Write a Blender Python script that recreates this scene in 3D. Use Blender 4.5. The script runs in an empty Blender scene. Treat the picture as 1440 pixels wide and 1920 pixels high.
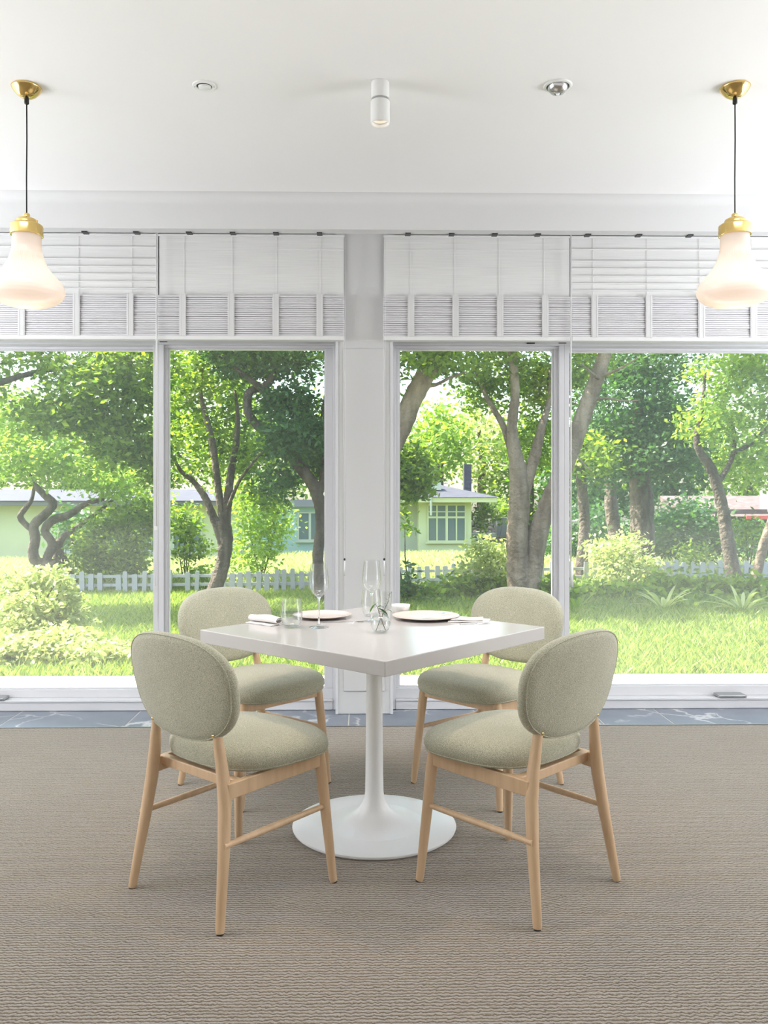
import bpy, math, random
import numpy as np
from mathutils import Vector, Matrix
C = bpy.context.scene.collection
PI = math.pi
# ---------------------------------------------------------------- camera, sky, sun, lights, exposure
F, CX, Y0, H, S = 1570.0, 711.0, 938.0, 1.2, 0.0167      # focal length in pixels of 1440x1920, principal point, eye height, yaw
sc = bpy.context.scene
cam = bpy.data.cameras.new('camera'); camo = bpy.data.objects.new('camera', cam); C.objects.link(camo)
camo.location = (0, 0, H); camo.rotation_euler = (PI/2, 0, -S)
cam.sensor_fit = 'VERTICAL'; cam.sensor_height = 36; cam.lens = F/1920*36
cam.shift_x = (720-CX)/1920; cam.shift_y = -(960-Y0)/1920
cam.clip_start = .05; cam.clip_end = 500
sc.camera = camo
sc.cycles.transparent_max_bounces = 48
vs = sc.view_settings
vs.view_transform = 'Standard'; vs.look = 'None'; vs.gamma = 1; vs.use_curve_mapping = False; vs.exposure = 0.75
w = bpy.data.worlds.new('sky'); sc.world = w; w.use_nodes = True
nt = w.node_tree; nt.nodes.clear()
sky = nt.nodes.new('ShaderNodeTexSky'); sky.sky_type = 'NISHITA'; sky.sun_disc = False
sky.sun_elevation = math.radians(56); sky.sun_rotation = math.radians(-80); sky.air_density = 1.2; sky.dust_density = 2.5; sky.ozone_density = 1
bg = nt.nodes.new('ShaderNodeBackground'); bg.inputs[1].default_value = .50
wo = nt.nodes.new('ShaderNodeOutputWorld')
nt.links.new(sky.outputs[0], bg.inputs[0]); nt.links.new(bg.outputs[0], wo.inputs[0])
sl = bpy.data.lights.new('sun', 'SUN'); sl.energy = 14; sl.angle = math.radians(.6); sl.color = (1, .95, .84)
slo = bpy.data.objects.new('sun', sl); C.objects.link(slo)
slo.rotation_euler = Vector((-.53, .16, .83)).to_track_quat('Z', 'Y').to_euler()
def area(name, loc, rot, sx, sy, e, col=(1, 1, 1)):
    l = bpy.data.lights.new(name, 'AREA'); l.shape = 'RECTANGLE'; l.size = sx; l.size_y = sy; l.energy = e; l.color = col
    o = bpy.data.objects.new(name, l); C.objects.link(o); o.location = loc; o.rotation_euler = rot
    return o
# unseen area lights added to fill the room, mostly by way of the ceiling
area('ceiling_fill', (0, .2, 1.55), (PI, 0, 0), 6.5, 2.0, 18.5, (.98, .98, 1))
area('ceiling_fill', (-3.5, 3.0, 1.3), (PI, 0, 0), .9, 2.4, 58, (.89, .93, 1))
area('ceiling_fill', (3.5, 3.0, 1.3), (PI, 0, 0), .9, 2.4, 58, (.89, .93, 1))
area('floor_fill', (0, 2.25, 2.70), (math.radians(33), 0, 0), 6.5, .22, 13, (.93, .96, 1)).data.spread = math.radians(75)  # added strip light, out of view, to brighten the floor near the windows
for sx in (-1, 1):      # fill added at both side walls to brighten the chair backs
    area('side_fill', (sx*4.15, 2.05, 1.25), (PI/2, 0, sx*PI/2), 1.5, 1.9, 24, (.98, .98, 1))

# ---------------------------------------------------------------- pixel helpers (rays of the photograph to room coordinates)
CS, SN = math.cos(S), math.sin(S)
def W(px, d):                     # ground position of pixel column px at camera depth d
    t = (px-CX)/F*d
    return (t*CS + d*SN, -t*SN + d*CS)
def P(px, py, d):
    x, y = W(px, d); return Vector((x, y, H-(py-Y0)/F*d))
def wx(px, Y):                    # x of pixel column px on the plane y = Y
    t = (px-CX)/F; return Y*(t*CS+SN)/(CS-t*SN)
def wz(py, Y, px=712):
    d = Y/(CS-(px-CX)/F*SN); return H-(py-Y0)/F*d
def C2W(X, d): return (X*CS+d*SN, -X*SN+d*CS)

# ---------------------------------------------------------------- materials
def mat(name, col, rough=.5, metal=0, spec=.5, bump=None, var=None, **kw):
    m = bpy.data.materials.new(name); m.use_nodes = True
    n = m.node_tree; b = n.nodes['Principled BSDF']
    b.inputs['Base Color'].default_value = (*col, 1); b.inputs['Roughness'].default_value = rough
    b.inputs['Metallic'].default_value = metal; b.inputs['Specular IOR Level'].default_value = spec
    for k, v in kw.items(): b.inputs[k.replace('_', ' ')].default_value = v
    tc = n.nodes.new('ShaderNodeTexCoord')
    if var:                       # (scale xyz, second colour, low, high)
        mp = n.nodes.new('ShaderNodeMapping'); mp.inputs['Scale'].default_value = var[0]
        t = n.nodes.new('ShaderNodeTexNoise'); t.inputs['Scale'].default_value = 1; t.inputs['Detail'].default_value = 5
        r = n.nodes.new('ShaderNodeValToRGB')
        r.color_ramp.elements[0].position = var[2]; r.color_ramp.elements[1].position = var[3]
        r.color_ramp.elements[0].color = (*col, 1); r.color_ramp.elements[1].color = (*var[1], 1)
        n.links.new(tc.outputs['Object'], mp.inputs[0]); n.links.new(mp.outputs[0], t.inputs[0])
        n.links.new(t.outputs[0], r.inputs[0]); n.links.new(r.outputs[0], b.inputs['Base Color'])
    if bump:                      # (scale, strength, distance)
        t = n.nodes.new('ShaderNodeTexNoise'); t.inputs['Scale'].default_value = bump[0]; t.inputs['Detail'].default_value = 3
        bu = n.nodes.new('ShaderNodeBump'); bu.inputs['Strength'].default_value = bump[1]; bu.inputs['Distance'].default_value = bump[2]
        n.links.new(tc.outputs['Object'], t.inputs[0]); n.links.new(t.outputs[0], bu.inputs['Height']); n.links.new(bu.outputs[0], b.inputs['Normal'])
    return m
M = {}
M['ceiling'] = mat('ceiling_paint', (.86, .85, .84), .9, bump=(8, .05, .01))
M['wall'] = mat('wall_paint', (.80, .80, .79), .8, bump=(20, .05, .005))
M['wall_rear'] = mat('rear_wall_paint', (.60, .57, .54), .8)
M['beam'] = mat('beam_paint', (.66, .66, .655), .8)
M['column'] = mat('column_paint', (.62, .62, .615), .6, bump=(6, .08, .01))
M['frame'] = mat('window_frame_paint', (.68, .68, .70), .4)
M['concrete'] = mat('pale_concrete', (.62, .60, .55), .85, var=((3, 3, 3), (.54, .52, .48), .4, .75), bump=(60, .2, .01))
M['table'] = mat('table_lacquer', (.57, .545, .53), .16, spec=.5)
M['base'] = mat('base_lacquer', (.90, .90, .895), .3)
M['wood'] = mat('pale_beech', (.72, .51, .32), .38, var=((45, 45, 3), (.58, .39, .225), .35, .85), bump=(90, .05, .002))
M['brass'] = mat('polished_brass', (.80, .58, .22), .16, metal=1, bump=(30, .03, .002))
M['black'] = mat('black_cord', (.012, .011, .011), .5)
M['dark'] = mat('dark_metal', (.03, .03, .032), .4)
M['metal'] = mat('steel', (.62, .62, .62), .2, metal=1)
M['chrome'] = mat('grey_metal', (.45, .45, .46), .35, metal=1)
M['white'] = mat('white_plastic', (.82, .82, .80), .4)
M['clear'] = mat('clear_plastic', (.85, .87, .87), .15)
M['cloth'] = mat('napkin_linen', (.80, .77, .75), .9, bump=(900, .25, .001))
M['plate'] = mat('plate_porcelain', (.74, .63, .57), .18, bump=(40, .02, .001))  # warm tint of the spotlight put into the porcelain colour
M['bowl'] = mat('bowl_porcelain', (.80, .80, .77), .15)
M['blind'] = mat('woven_blind', (.80, .80, .78), .8, var=((4, 4, 420), (.70, .70, .69), .35, .7), bump=(300, .1, .001))
M['stack'] = mat('blind_slat', (.71, .70, .715), .75, var=((6, 6, 300), (.63, .62, .63), .4, .7))
M['tape'] = mat('blind_tape', (.78, .78, .77), .8)
M['band'] = mat('blind_band', (.70, .70, .695), .8)
M['solid_glass'] = None
M['bark'] = mat('bark', (.07, .052, .04), .95, var=((9, 9, 2.2), (.16, .125, .095), .38, .68), bump=(14, 1, .06))
M['bark_pale'] = mat('pale_bark', (.15, .105, .07), .95, var=((7, 7, 2), (.30, .225, .155), .38, .68), bump=(12, 1, .06))
M['stem'] = mat('green_stem', (.10, .12, .04), .7)
M['twig'] = mat('brown_stem', (.12, .07, .03), .6)
M['fence'] = mat('weathered_white_paint', (.42, .41, .43), .8, var=((6, 6, 3), (.22, .21, .20), .55, .78))
M['house'] = mat('pale_green_render', (.52, .54, .30), .85, var=((1, 1, 1), (.46, .48, .26), .4, .8))
M['house_white'] = mat('pale_render', (.42, .45, .34), .85)
M['fascia'] = mat('grey_fascia', (.17, .17, .17), .8)
M['house_blue'] = mat('pale_turquoise_render', (.32, .44, .40), .85)
M['roof'] = mat('grey_tile', (.03, .03, .042), .8, var=((3, 14, 14), (.06, .06, .08), .4, .7), bump=(20, .6, .03))
M['pink'] = mat('pink_roof', (.085, .055, .048), .8, var=((4, 4, 4), (.15, .11, .10), .4, .7))
M['red'] = mat('red_paint', (.55, .08, .07), .6)
M['hglass'] = mat('dark_window', (.10, .14, .15), .12)
M['curtain'] = mat('curtain_cloth', (.45, .50, .45), .9)
M['soil'] = mat('lawn_soil', (.05, .08, .018), 1, var=((2, 2, 2), (.09, .12, .03), .4, .7), bump=(40, .5, .03))

def fabric():
    m = mat('sage_boucle', (.35, .36, .27), .95); n = m.node_tree; b = n.nodes['Principled BSDF']
    b.inputs['Sheen Weight'].default_value = .25
    tc = n.nodes.new('ShaderNodeTexCoord'); v = n.nodes.new('ShaderNodeTexVoronoi'); v.inputs['Scale'].default_value = 330
    ns = n.nodes.new('ShaderNodeTexNoise'); ns.inputs['Scale'].default_value = 420; ns.inputs['Detail'].default_value = 2
    n2 = n.nodes.new('ShaderNodeTexNoise'); n2.inputs['Scale'].default_value = 7
    r = n.nodes.new('ShaderNodeValToRGB'); e = r.color_ramp.elements
    e[0].position = .34; e[0].color = (.36, .358, .255, 1); e[1].position = .66; e[1].color = (.69, .665, .51, 1)
    mx = n.nodes.new('ShaderNodeMixRGB'); mx.blend_type = 'MULTIPLY'; mx.inputs[0].default_value = .25
    bu = n.nodes.new('ShaderNodeBump'); bu.inputs['Strength'].default_value = .5; bu.inputs['Distance'].default_value = .0015
    for a in (v, ns, n2): n.links.new(tc.outputs['Object'], a.inputs['Vector'])
    n.links.new(ns.outputs[0], r.inputs[0]); n.links.new(r.outputs[0], mx.inputs[1]); n.links.new(n2.outputs[0], mx.inputs[2])
    n.links.new(mx.outputs[0], b.inputs['Base Color']); n.links.new(v.outputs[0], bu.inputs['Height']); n.links.new(bu.outputs[0], b.inputs['Normal'])
    return m
M['fabric'] = fabric()

def carpet():
    m = mat('loop_carpet', (.3, .26, .2), 1, spec=.1); n = m.node_tree; L = n.links; b = n.nodes['Principled BSDF']
    b.inputs['Sheen Weight'].default_value = .35; b.inputs['Sheen Roughness'].default_value = .5
    tc = n.nodes.new('ShaderNodeTexCoord')
    mp = n.nodes.new('ShaderNodeMapping'); mp.inputs['Scale'].default_value = (75, 40, 1)
    ns = n.nodes.new('ShaderNodeTexNoise'); ns.inputs['Scale'].default_value = 1; ns.inputs['Detail'].default_value = 2
    L.new(tc.outputs['Object'], mp.inputs[0]); L.new(mp.outputs[0], ns.inputs[0])
    sp = n.nodes.new('ShaderNodeSeparateXYZ'); L.new(tc.outputs['Object'], sp.inputs[0])
    def mth(op, a, bb=None, c=None):
        k = n.nodes.new('ShaderNodeMath'); k.operation = op
        for i, q in enumerate((a, bb, c)):
            if q is None: continue
            if isinstance(q, (int, float)): k.inputs[i].default_value = q
            else: L.new(q, k.inputs[i])
        return k.outputs[0]
    wob = mth('MULTIPLY', mth('SUBTRACT', ns.outputs[0], .5), 9.0)
    ph = mth('ADD', mth('MULTIPLY', sp.outputs[1], 2*PI/.0125), wob)
    row = mth('MULTIPLY_ADD', mth('SINE', ph), .5, .5)
    n2 = n.nodes.new('ShaderNodeTexNoise'); n2.inputs['Scale'].default_value = 130; n2.inputs['Detail'].default_value = 3; L.new(tc.outputs['Object'], n2.inputs[0])
    hgt = mth('MULTIPLY', mth('POWER', row, .6), mth('MULTIPLY_ADD', n2.outputs[0], 1.5, .1))
    bu = n.nodes.new('ShaderNodeBump'); bu.inputs['Strength'].default_value = .75; bu.inputs['Distance'].default_value = .006
    L.new(hgt, bu.inputs['Height']); L.new(bu.outputs[0], b.inputs['Normal'])
    r = n.nodes.new('ShaderNodeValToRGB'); e = r.color_ramp.elements
    e[0].position = .05; e[0].color = (.125, .097, .066, 1); e[1].position = .75; e[1].color = (.365, .31, .24, 1)
    L.new(hgt, r.inputs[0])
    n3 = n.nodes.new('ShaderNodeTexNoise'); n3.inputs['Scale'].default_value = 1.7; n3.inputs['Detail'].default_value = 3; L.new(tc.outputs['Object'], n3.inputs[0])
    hs = n.nodes.new('ShaderNodeHueSaturation'); L.new(mth('MULTIPLY_ADD', n3.outputs[0], .3, .85), hs.inputs['Value'])
    L.new(r.outputs[0], hs.inputs['Color']); L.new(hs.outputs[0], b.inputs['Base Color'])
    return m
M['carpet'] = carpet()

def slate():
    m = mat('veined_slate', (.2, .22, .25), .28); n = m.node_tree; L = n.links; b = n.nodes['Principled BSDF']
    tc = n.nodes.new('ShaderNodeTexCoord')
    ns = n.nodes.new('ShaderNodeTexNoise'); ns.inputs['Scale'].default_value = 5; ns.inputs['Detail'].default_value = 5
    mx = n.nodes.new('ShaderNodeMixRGB'); mx.inputs[0].default_value = .22
    v = n.nodes.new('ShaderNodeTexVoronoi'); v.feature = 'DISTANCE_TO_EDGE'; v.inputs['Scale'].default_value = 3.1
    r = n.nodes.new('ShaderNodeValToRGB'); e = r.color_ramp.elements
    e[0].position = .006; e[0].color = (1, 1, 1, 1); e[1].position = .03; e[1].color = (0, 0, 0, 1)
    n2 = n.nodes.new('ShaderNodeTexNoise'); n2.inputs['Scale'].default_value = 3
    r2 = n.nodes.new('ShaderNodeValToRGB'); r2.color_ramp.elements[0].position = .42; r2.color_ramp.elements[1].position = .56
    ml = n.nodes.new('ShaderNodeMath'); ml.operation = 'MULTIPLY'
    cm = n.nodes.new('ShaderNodeMixRGB'); cm.inputs[2].default_value = (.62, .62, .63, 1)
    rb = n.nodes.new('ShaderNodeValToRGB'); rb.color_ramp.elements[0].color = (.12, .145, .19, 1); rb.color_ramp.elements[1].color = (.27, .30, .35, 1)
    L.new(tc.outputs['Object'], ns.inputs[0]); L.new(tc.outputs['Object'], mx.inputs[1]); L.new(ns.outputs[1], mx.inputs[2]); L.new(mx.outputs[0], v.inputs['Vector'])
    L.new(v.outputs[0], r.inputs[0]); L.new(tc.outputs['Object'], n2.inputs[0]); L.new(n2.outputs[0], r2.inputs[0])
    L.new(r.outputs[0], ml.inputs[0]); L.new(r2.outputs[0], ml.inputs[1]); L.new(ns.outputs[0], rb.inputs[0])
    L.new(ml.outputs[0], cm.inputs[0]); L.new(rb.outputs[0], cm.inputs[1]); L.new(cm.outputs[0], b.inputs['Base Color'])
    return m
M['slate'] = slate()

def pane_mat(name, veil):
    m = bpy.data.materials.new(name); m.use_nodes = True; n = m.node_tree; n.nodes.clear(); L = n.links
    o = n.nodes.new('ShaderNodeOutputMaterial'); tr = n.nodes.new('ShaderNodeBsdfTransparent'); tr.inputs[0].default_value = (.97, .985, .975, 1)
    gl = n.nodes.new('ShaderNodeBsdfGlossy'); gl.inputs['Roughness'].default_value = 0
    fr = n.nodes.new('ShaderNodeFresnel'); fr.inputs[0].default_value = 1.38
    mx = n.nodes.new('ShaderNodeMixShader'); L.new(fr.outputs[0], mx.inputs[0]); L.new(tr.outputs[0], mx.inputs[1]); L.new(gl.outputs[0], mx.inputs[2])
    di = n.nodes.new('ShaderNodeBsdfTranslucent'); di.inputs[0].default_value = (.9, .9, .9, 1)
    m2 = n.nodes.new('ShaderNodeMixShader'); m2.inputs[0].default_value = veil
    tx = n.nodes.new('ShaderNodeTexNoise'); tx.inputs['Scale'].default_value = 1.3; tx.inputs['Detail'].default_value = 4
    mm = n.nodes.new('ShaderNodeMath'); mm.operation = 'MULTIPLY'; mm.inputs[1].default_value = veil*2
    L.new(tx.outputs[0], mm.inputs[0]); L.new(mm.outputs[0], m2.inputs[0])
    L.new(mx.outputs[0], m2.inputs[1]); L.new(di.outputs[0], m2.inputs[2]); L.new(m2.outputs[0], o.inputs[0])
    return m
M['pane'] = pane_mat('window_glass', .02)
M['pane_dusty'] = pane_mat('dusty_window_glass', .045)

def glass_mat(name, col=(1, 1, 1), ior=1.45):
    m = mat(name, col, 0); b = m.node_tree.nodes['Principled BSDF']
    b.inputs['Transmission Weight'].default_value = 1; b.inputs['IOR'].default_value = ior
    return m
def ware_mat(name, k, veil):      # thin blown glass: clear face-on, bright towards its edges
    m = bpy.data.materials.new(name); m.use_nodes = True; n = m.node_tree; n.nodes.clear(); L = n.links
    o = n.nodes.new('ShaderNodeOutputMaterial'); tr = n.nodes.new('ShaderNodeBsdfTransparent'); tr.inputs[0].default_value = (.985, .99, .985, 1)
    gl = n.nodes.new('ShaderNodeBsdfGlossy'); gl.inputs['Roughness'].default_value = .02
    lw = n.nodes.new('ShaderNodeLayerWeight'); lw.inputs[0].default_value = .5
    pw = n.nodes.new('ShaderNodeMath'); pw.operation = 'POWER'; pw.inputs[1].default_value = 3
    ma = n.nodes.new('ShaderNodeMath'); ma.operation = 'MULTIPLY_ADD'; ma.inputs[1].default_value = k; ma.inputs[2].default_value = .035
    L.new(lw.outputs['Facing'], pw.inputs[0]); L.new(pw.outputs[0], ma.inputs[0])
    mx = n.nodes.new('ShaderNodeMixShader'); L.new(ma.outputs[0], mx.inputs[0]); L.new(tr.outputs[0], mx.inputs[1]); L.new(gl.outputs[0], mx.inputs[2])
    di = n.nodes.new('ShaderNodeBsdfDiffuse'); di.inputs[0].default_value = (.8, .8, .8, 1)
    m2 = n.nodes.new('ShaderNodeMixShader'); m2.inputs[0].default_value = veil
    L.new(mx.outputs[0], m2.inputs[1]); L.new(di.outputs[0], m2.inputs[2]); L.new(m2.outputs[0], o.inputs[0]); return m
M['glass'] = ware_mat('clear_glass', .9, .012); M['water'] = ware_mat('water', .7, .05); M['solid_glass'] = glass_mat('solid_glass')

def leaf_mat(name, c1, c2, tr=.5, tcol=(1.5, 1.6, .7)):
    m = bpy.data.materials.new(name); m.use_nodes = True; n = m.node_tree; n.nodes.clear(); L = n.links
    o = n.nodes.new('ShaderNodeOutputMaterial'); at = n.nodes.new('ShaderNodeAttribute'); at.attribute_name = 'tint'
    cr = n.nodes.new('ShaderNodeMixRGB'); cr.inputs[1].default_value = (*c1, 1); cr.inputs[2].default_value = (*c2, 1)
    L.new(at.outputs['Fac'], cr.inputs[0])
    di = n.nodes.new('ShaderNodeBsdfPrincipled'); di.inputs['Roughness'].default_value = .45; di.inputs['Specular IOR Level'].default_value = .35
    tl = n.nodes.new('ShaderNodeBsdfTranslucent'); mu = n.nodes.new('ShaderNodeMixRGB'); mu.blend_type = 'MULTIPLY'; mu.inputs[0].default_value = 1
    mu.inputs[2].default_value = (*tcol, 1)
    L.new(cr.outputs[0], di.inputs['Base Color']); L.new(cr.outputs[0], mu.inputs[1]); L.new(mu.outputs[0], tl.inputs[0])
    mx = n.nodes.new('ShaderNodeMixShader'); mx.inputs[0].default_value = tr
    L.new(di.outputs[0], mx.inputs[1]); L.new(tl.outputs[0], mx.inputs[2]); L.new(mx.outputs[0], o.inputs[0])
    return m
M['leaf'] = leaf_mat('tree_leaf', (.055, .115, .022), (.24, .32, .05), .62)
M['leaf_dark'] = leaf_mat('dark_leaf', (.032, .085, .034), (.08, .16, .05), .45)
M['leaf_light'] = leaf_mat('light_leaf', (.13, .23, .035), (.30, .39, .08), .55)
M['leaf_bush'] = leaf_mat('pale_bush_leaf', (.24, .30, .09), (.52, .55, .25), .45, (1.3, 1.35, .8))
M['grass'] = leaf_mat('grass_blade', (.125, .21, .035), (.34, .38, .11), .45, (1.3, 1.4, .8))
M['straw'] = leaf_mat('tall_pale_grass', (.32, .40, .13), (.55, .57, .26), .45, (1.2, 1.2, .8))

def shade_mat():
    m = bpy.data.materials.new('opal_glass'); m.use_nodes = True; n = m.node_tree; n.nodes.clear(); L = n.links
    o = n.nodes.new('ShaderNodeOutputMaterial')
    di = n.nodes.new('ShaderNodeBsdfPrincipled'); di.inputs['Base Color'].default_value = (.76, .72, .69, 1); di.inputs['Roughness'].default_value = .12
    tl = n.nodes.new('ShaderNodeBsdfTranslucent'); tl.inputs[0].default_value = (.82, .73, .66, 1)
    mx = n.nodes.new('ShaderNodeMixShader'); mx.inputs[0].default_value = .45
    L.new(di.outputs[0], mx.inputs[1]); L.new(tl.outputs[0], mx.inputs[2]); L.new(mx.outputs[0], o.inputs[0])
    return m
M['shade'] = shade_mat()
def emit(name, col, s):
    m = mat(name, (0, 0, 0)); b = m.node_tree.nodes['Principled BSDF']
    b.inputs['Emission Color'].default_value = (*col, 1); b.inputs['Emission Strength'].default_value = s
    return m
M['bulb'] = emit('lit_bulb', (1, .82, .62), 2)

# ---------------------------------------------------------------- mesh helpers
class MB:
    def __init__(s): s.v = []; s.f = []
    def add(s, vs_, fs):
        k = len(s.v); s.v += [tuple(p) for p in vs_]; s.f += [tuple(i+k for i in f) for f in fs]; return s
    def box(s, x0, x1, y0, y1, z0, z1):
        return s.add([(x, y, z) for x in (x0, x1) for y in (y0, y1) for z in (z0, z1)],
                     [(0, 1, 3, 2), (4, 6, 7, 5), (0, 4, 5, 1), (2, 3, 7, 6), (0, 2, 6, 4), (1, 5, 7, 3)])
    def bar(s, a, b, w, h, up=(0, 0, 1)):      # rectangular bar from a to b, w sideways, h along up
        a, b = Vector(a), Vector(b); d = (b-a).normalized(); sd = d.cross(Vector(up)).normalized()*w/2; u = sd.cross(d).normalized()*h/2
        vv = [p+i*sd+j*u for p in (a, b) for i in (-1, 1) for j in (-1, 1)]
        return s.add(vv, [(0, 2, 3, 1), (4, 5, 7, 6), (0, 1, 5, 4), (2, 6, 7, 3), (0, 4, 6, 2), (1, 3, 7, 5)])
    def tube(s, pts, rad, n=12, cap=True):
        pts = [Vector(p) for p in pts]
        if not hasattr(rad, '__len__'): rad = [rad]*len(pts)
        k = len(s.v); ref = Vector((.31, .95, .07)).normalized()
        for i, p in enumerate(pts):
            t = (pts[min(i+1, len(pts)-1)]-pts[max(i-1, 0)]).normalized()
            a = t.cross(ref)
            if a.length < .05: a = t.cross(Vector((1, 0, 0)))
            a.normalize(); b = t.cross(a)
            for j in range(n):
                an = 2*PI*j/n; s.v.append(tuple(p+(a*math.cos(an)+b*math.sin(an))*rad[i]))
        for i in range(len(pts)-1):
            for j in range(n):
                s.f.append((k+i*n+j, k+i*n+(j+1) % n, k+(i+1)*n+(j+1) % n, k+(i+1)*n+j))
        if cap:
            s.f.append(tuple(k+j for j in range(n))[::-1]); e = k+(len(pts)-1)*n; s.f.append(tuple(e+j for j in range(n)))
        return s
    def lathe(s, prof, n=40, c=(0, 0, 0), closed=False):
        k = len(s.v); idx = []
        for r, z in prof:
            if r < 1e-6: idx.append([len(s.v)]*n); s.v.append((c[0], c[1], c[2]+z))
            else:
                idx.append(list(range(len(s.v), len(s.v)+n)))
                s.v += [(c[0]+r*math.cos(2*PI*j/n), c[1]+r*math.sin(2*PI*j/n), c[2]+z) for j in range(n)]
        m_ = len(prof)
        for i in range(m_ if closed else m_-1):
            A, B = idx[i], idx[(i+1) % m_]
            for j in range(n):
                q = [A[j], A[(j+1) % n], B[(j+1) % n], B[j]]; u = []
                for t in q:
                    if t not in u: u.append(t)
                if len(u) > 2: s.f.append(tuple(u))
        return s
    def rings(s, rings_, capa=True, capb=True):
        k = len(s.v); n = len(rings_[0])
        for r in rings_: s.v += [tuple(p) for p in r]
        for i in range(len(rings_)-1):
            for j in range(n): s.f.append((k+i*n+j, k+i*n+(j+1) % n, k+(i+1)*n+(j+1) % n, k+(i+1)*n+j))
        if capa: s.f.append(tuple(k+j for j in range(n))[::-1])
        if capb: e = k+(len(rings_)-1)*n; s.f.append(tuple(e+j for j in range(n)))
        return s
    def build(s, name, m, parent=None, smooth=False, bevel=0, seg=2, **props):
        me = bpy.data.meshes.new(name); me.from_pydata(s.v, [], s.f); me.update()
        import bmesh
        bm = bmesh.new(); bm.from_mesh(me); bmesh.ops.recalc_face_normals(bm, faces=bm.faces); bm.to_mesh(me); bm.free()
        me.materials.append(M[m] if isinstance(m, str) else m)
        o = bpy.data.objects.new(name, me); C.objects.link(o)
        if smooth:
            me.polygons.foreach_set('use_smooth', [True]*len(me.polygons))
            if smooth == 'angle': me.set_sharp_from_angle(angle=math.radians(40))
        if bevel:
            b = o.modifiers.new('bevel', 'BEVEL'); b.width = bevel; b.segments = seg; b.limit_method = 'ANGLE'
        if parent: o.parent = parent
        for a, b in props.items(): o[a] = b
        return o
def thing(name, label, cat, loc=(0, 0, 0), rz=0, group=None, kind=None):
    o = bpy.data.objects.new(name, None); C.objects.link(o); o.location = loc; o.rotation_euler = (0, 0, rz); o.empty_display_size = .1
    o['label'] = label; o['category'] = cat
    if group: o['group'] = group
    if kind: o['kind'] = kind
    return o
def tag(o, label, cat, group=None):
    o['label'] = label; o['category'] = cat
    if group: o['group'] = group
    return o
def copy_tree(o, parent=None):
    c = o.copy(); C.objects.link(c); c.parent = parent
    for ch in list(o.children): copy_tree(ch, c)
    return c
def struct(mb, name, m, **k):
    return mb.build(name, m, kind='structure', **k)

# ---------------------------------------------------------------- the room
YW = 4.80                                   # front plane of the window frames
ZC = 2.74
RX0, RX1, RYB = -4.2, 4.2, -3.2
fl = struct(MB().box(RX0, RX1, RYB, 4.44, -.12, 0), 'floor', 'carpet')
struct(MB().box(RX0-.2, RX1+.2, RYB-.2, 5.05, ZC, ZC+.2), 'ceiling', 'ceiling')
struct(MB().box(RX0-.2, RX0, RYB-.2, 5.05, -.12, ZC), 'wall_left', 'wall')
struct(MB().box(RX1, RX1+.2, RYB-.2, 5.05, -.12, ZC), 'wall_right', 'wall')
struct(MB().box(RX0, RX1, RYB-.2, RYB, -.12, ZC), 'wall_front', 'wall_rear')
# window wall: lintel and the piers beyond the frame
wb = MB().box(RX0, RX1, 4.83, 5.03, 2.115, ZC).box(RX0, -3.35, 4.83, 5.03, -.12, 2.115).box(3.35, RX1, 4.83, 5.03, -.12, 2.115).box(RX0, RX1, 4.80, 5.03, -.12, -.004)
struct(wb, 'wall_back', 'wall')
# dropped beam with a coved upper corner
Yb = 4.235; rg = []
prof = [(Yb, 2.569)]
for k in range(9):
    a = k/8*PI/2; prof.append((Yb-.05*(1-math.cos(a)), ZC-.05+.05*math.sin(a)))
prof += [(Yb+.07, ZC), (Yb+.07, 2.569)]
struct(MB().rings([[(x, y, z) for y, z in prof] for x in (RX0, RX1)]), 'trim_1', 'beam', smooth='angle')
# column between the windows
cx0, cx1 = wx(633, 4.70), wx(733, 4.70)
col = struct(MB().box(cx0, cx1, 4.70, 4.86, 0, ZC), 'trim_2', 'column', bevel=.004)
MB().box(cx0-.012, cx0+.004, 4.694, 4.80, 0, ZC).build('moulding', 'frame', col, bevel=.002)
MB().box(cx1-.004, cx1+.012, 4.694, 4.80, 0, ZC).build('moulding', 'frame', col, bevel=.002)
MB().box(cx0+.035, cx1-.035, 4.692, 4.70, .13, 2.05).build('panel', 'column', col, bevel=.003)
# slate strip laid stone by stone at the foot of the windows
sy0, sy1 = 4.445, 4.80
jt = [-4.2, -3.3, -2.75, -1.95, -1.28, -.62, -.09, .62, 1.285, 1.66, 2.5, 3.3, 4.2]
MB().box(RX0, RX1, sy0, 4.80, -.12, -.0025).build('grout', 'concrete', fl)
for i in range(len(jt)-1):
    a, b = jt[i]+.003, jt[i+1]-.003
    q = MB().box(a, b, sy0+.004, sy1-.002, -.012, -.001).build('stone', 'slate', fl, bevel=.002)
MB().box(RX0, RX1, 4.437, 4.447, -.01, .004).build('edge_strip', 'chrome', fl)

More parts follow.
